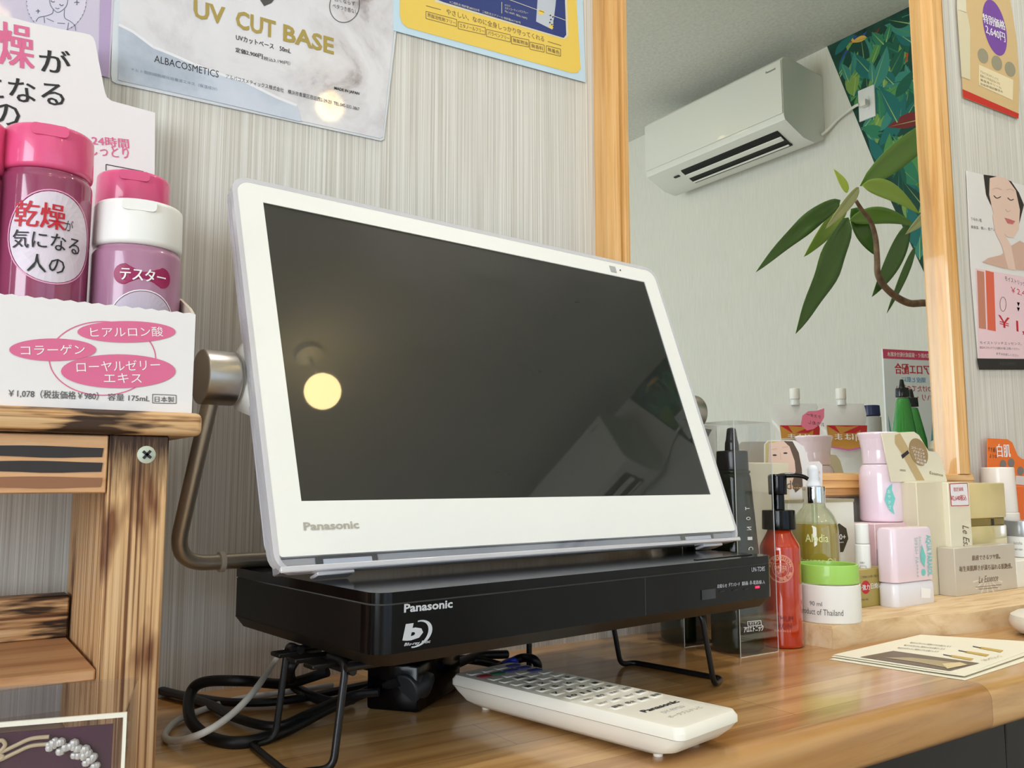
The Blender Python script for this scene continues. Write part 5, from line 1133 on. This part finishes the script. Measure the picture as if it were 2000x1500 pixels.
# table with more goods, facing the mirror
TBZ = .004
tb = thing('goods_table', 'white table carrying goods that face the mirror', 'table', loc=(0, 0, 0))
tx0, tx1, ty0, ty1 = 1.35, 2.45, -.30, .13
box('table_top', (tx0, ty0, TBZ-.025), (tx1, ty1, TBZ), mat('table_white', (214, 208, 196), .5), tb, .002, 1)
for a in (tx0+.03, tx1-.07):
    for b in (ty0+.03, ty1-.07): box('leg', (a, b, ZF), (a+.04, b+.04, TBZ-.025), mat('table_white'), tb, .002, 1)
def mh(px, d):                           # place reflected in the mirror at column px, horizontal distance d
    r = ray(px, 900); r = V((r.x, r.y, 0)).normalized()*d; return r.x, 2*YM-r.y, r.y
def zv(py, x, yv_): return zat(py, x, yv_)
pfm = film('pouch_film', (232, 236, 244), .12, .5, .12); pcl = mat('pouch_milky', (240, 243, 246), .25, coat=.6, alpha=.8)
for px, lab in ((1557, 'left clear spout pouch with red and gold label, seen in the mirror'), (1648, 'right clear spout pouch with red and gold label, seen in the mirror')):
    x, y, yv_ = mh(px, 1.95); k_ = mpp(x, yv_); Mx = MT((x, y, TBZ), pi+radians(30)); Zp = lambda py: zv(py, x, yv_)-TBZ
    t = thing('spout_pouch', lab, 'pouch', M=Mx, group='spout pouches in the mirror')
    zt_p = Zp(788); zb_p = 0.001; bm = bmesh.new(); n = 14; F = []; Bk = []
    for i in range(n+1):
        s = i/n; zz = zb_p+(zt_p-zb_p)*s; hw = (.058-.012*sin(pi*s)**2*(1 if .1 < s < .9 else .6))*(1 if s < .82 else 1-.9*(s-.82))
        for L2, sg in ((F, -1), (Bk, 1)):
            row = []
            for j in range(9):
                u = -1+j/4; d_ = sg*(.018*(1-s)**.7+.002)*(1-u*u)**.6 if s < 1 else sg*.0004
                row.append(bm.verts.new((u*hw, d_, zz)))
            L2.append(row)
    for L2 in (F, Bk):
        for R1, R2 in zip(L2, L2[1:]):
            for j in range(8): bm.faces.new((R1[j], R1[j+1], R2[j+1], R2[j]))
    bmesh.ops.remove_doubles(bm, verts=bm.verts, dist=2e-4)
    fin('pouch', bm, pcl, t, True)
    lathe('spout', rprof([(0, zt_p-.004), (.010, zt_p-.004), (.0095, Zp(780)), (0, Zp(780))], .001), pcl, t, 24); lathe('cap', rprof([(0, Zp(780)), (.0105, Zp(780)), (.0105, Zp(759)), (0, Zp(758))], .001), WHITEP, t, 28)
    pr = Print(); yl = -.0215; zl0, zl1 = Zp(872), Zp(832)
    pr.poly([(-.040, yl, zl0), (0, yl-.001, zl0-.007), (.040, yl, zl0), (.044, yl, zl1), (0, yl-.001, zl1-.003), (-.044, yl, zl1)], mat('label_gold', (204, 150, 70), .4))
    pr.poly([(-.044, yl-.0004, zl1), (.044, yl-.0004, zl1), (.018, yl-.0006, zl1-.016), (-.018, yl-.0006, zl1-.016)], REDINK); pr.poly([(-.044, yl-.0003, zl1), (-.040, yl-.0003, zl0), (-.026, yl-.0005, zl0+.006), (-.030, yl-.0005, zl1)], mat('label_red', (190, 52, 50), .4))
    pr.text('a|はま', V((-.030, yl-.0022, zl0+.010)), V((.058, 0, 0)), V((0, 0, .016)), WINK, bold=.03)
    pr.poly([(-.040, yl-.0006, zl0), (0, yl-.0016, zl0-.007), (.040, yl-.0006, zl0), (.040, yl-.0006, zl0-.003), (0, yl-.0016, zl0-.010), (-.040, yl-.0006, zl0-.003)], mat('label_magenta', (214, 110, 190), .4))
    pr.build(t)
x, y, yv_ = mh(1592, 1.88); zz = zv(822, x, yv_); t = thing('pink_note', 'pink leaf shaped note between the two spout pouches', 'note', M=MT((x, y, zz), pi+radians(30)))
k_ = mpp(x, yv_); lf = [(-(a-1592)*k_, (822-b)*k_) for a, b in ((1566, 830), (1570, 812), (1582, 803), (1600, 802), (1615, 797), (1614, 815), (1606, 828), (1592, 838), (1578, 841))]
sheet('note', [lf], .0006, mat('pink_paper', (240, 132, 164), .6), t, y=0)
pr = Print(); pr.text('テスター', V((-.016, -.0004, .004)), V((.030, 0, .006)), V((0, 0, .007)), g1); pr.text('おためし', V((-.022, -.0004, -.012)), V((.034, 0, .006)), V((0, 0, .008)), g1); pr.build(t)
def simple_bottle(px, d, lab, parts, group=None, rz=pi+radians(30), name='bottle'):
    x, y, yv_ = mh(px, d); k_ = mpp(x, yv_); t = thing(name, lab, 'bottle', M=MT((x, y, TBZ), rz), group=group)
    for nm, m, pfp in parts: lathe(nm, rprof([(0, max(0, zv(pfp[0][1], x, yv_)-TBZ))]+[(h_*k_, max(0, zv(py, x, yv_)-TBZ)) for h_, py in pfp]+[(0, zv(pfp[-1][1], x, yv_)-TBZ)], .002), m, t, 36)
    return t, x, y, yv_
simple_bottle(1706, 2.15, 'grey bottle with navy cap, seen in the mirror', [('body', mat('grey_bottle', (164, 166, 164), .4), [(19, 960), (18, 814)]), ('cap', mat('navy_cap', (30, 40, 84), .35), [(17, 813), (16, 792)])], name='grey_bottle')
simple_bottle(1676, 2.25, 'wide grey bottle behind the right pouch, seen in the mirror', [('body', mat('grey_bottle', (164, 166, 164), .4), [(24, 960), (23, 850), (14, 838)])], name='grey_bottle')
GG = mat('green_glass', (50, 140, 54), .1, coat=.8)
for px, d, tp, lab in ((1769, 2.28, 741, 'front green bottle with black nozzle before the aloe card'), (1786, 2.42, 760, 'rear green bottle partly hidden by the front green bottle')):
    simple_bottle(px, d, lab, [('body', GG, [(27, 965), (25, 860), (14, 790+(tp-741)), (11, 778+(tp-741))]), ('cap', BCAP, [(13, 776+(tp-741)), (12, 758+(tp-741))]), ('nozzle', BCAP, [(6, 758+(tp-741)), (3, tp)])], 'green bottles before the aloe card', name='green_bottle')
# aloe display
x, y, yv_ = mh(1786, 2.62); k_ = mpp(x, yv_); AM = MT((x, y, TBZ), pi+radians(18)); hw = .086; Zp = lambda py: zv(py, x, yv_)-TBZ; H = Zp(684)
t = thing('aloe_display_card', 'tall white aloe card with red title band, mirrored behind green bottles', 'card', M=AM)
box('card', (-hw, 0, 0), (hw, .006, H), mat('aloe_white', (226, 232, 238), .4, coat=.3), t, .001, 1)
pr = Print(); rb = mat('band_pink', (208, 74, 110), .45)
def q4(u0, z0_, u1, z1_, m, l=.0004): pr.poly([(u0, -l, z0_), (u1, -l, z0_), (u1, -l, z1_), (u0, -l, z1_)], m)
q4(-hw, H-.026, hw, H, rb); pr.text('肌荒れ防ぐ・保湿成分配合化粧水', V((-hw+.006, -.0008, H-.020)), V((2*hw-.02, 0, 0)), V((0, 0, .013)), WINK, bold=.02)
pr.text('アロエ配合', V((-hw+.020, -.0006, H-.068)), V((.115, 0, 0)), V((0, 0, .030)), REDINK, bold=.03)
pr.text('頭皮と肌に', V((-hw+.034, -.0006, H-.090)), V((.080, 0, 0)), V((0, 0, .015)), mat('ink_sky', (90, 160, 210), .5), bold=.02)
pr.text('つけたての潤い', V((-hw+.014, -.0006, H-.116)), V((.120, 0, 0)), V((0, 0, .018)), REDINK, bold=.01); pr.text('ハリ・ツヤ', V((-hw+.014, -.0006, H-.140)), V((.100, 0, 0)), V((0, 0, .017)), REDINK, bold=.01)
al = mat('aloe_print', (98, 172, 176), .5)
for u, lean, hh_, wd_ in ((-.060, -.01, .17, .022), (.030, .012, .12, .018), (.062, .018, .17, .016), (-.030, -.03, .10, .016), (.0, .02, .09, .016), (-.074, .004, .09, .012)):
    pr.poly([(u-wd_/2, -.0006-abs(u)*.002, .01), (u+wd_/2, -.0006-abs(u)*.002, .01), (u+wd_/3+lean*.4, -.0006-abs(u)*.002, .01+hh_*.5), (u+lean, -.0006-abs(u)*.002, .01+hh_), (u-wd_/3+lean*.4, -.0006-abs(u)*.002, .01+hh_*.5)], al)
pr.build(t)
x, y, yv_ = mh(1838, 2.25); t = thing('spotted_figurine', 'little white spotted figurine in the mirror beside the frame', 'figurine', M=MT((x, y, TBZ), pi+radians(30)))
Zp = lambda py: zv(py, x, yv_)-TBZ
lathe('head', [(0, Zp(898)), (.020, Zp(890)), (.026, Zp(876)), (.020, Zp(862)), (0, Zp(854))], mat('figurine_white', (226, 220, 206), .4), t, 24); lathe('yellow_band', [(0, Zp(904)), (.024, Zp(904)), (.022, Zp(897)), (0, Zp(897))], mat('figurine_yellow', (222, 186, 60), .4), t, 24)
lathe('body', [(0, 0), (.024, 0), (.026, Zp(920)), (.024, Zp(905)), (0, Zp(905))], mat('figurine_blue', (60, 80, 120), .4), t, 24)
for a, b in ((-.4, 868), (.5, 880), (-.9, 884)): lathe('spot', [(0, 0), (.006, 0), (.006, .001), (0, .001)], mat('figurine_pink', (206, 90, 100), .4), t, 12).matrix_local = Matrix.Rotation(a, 4, 'Z') @ Matrix.Translation((0, -.0255, Zp(b))) @ Matrix.Rotation(pi/2, 4, 'X')
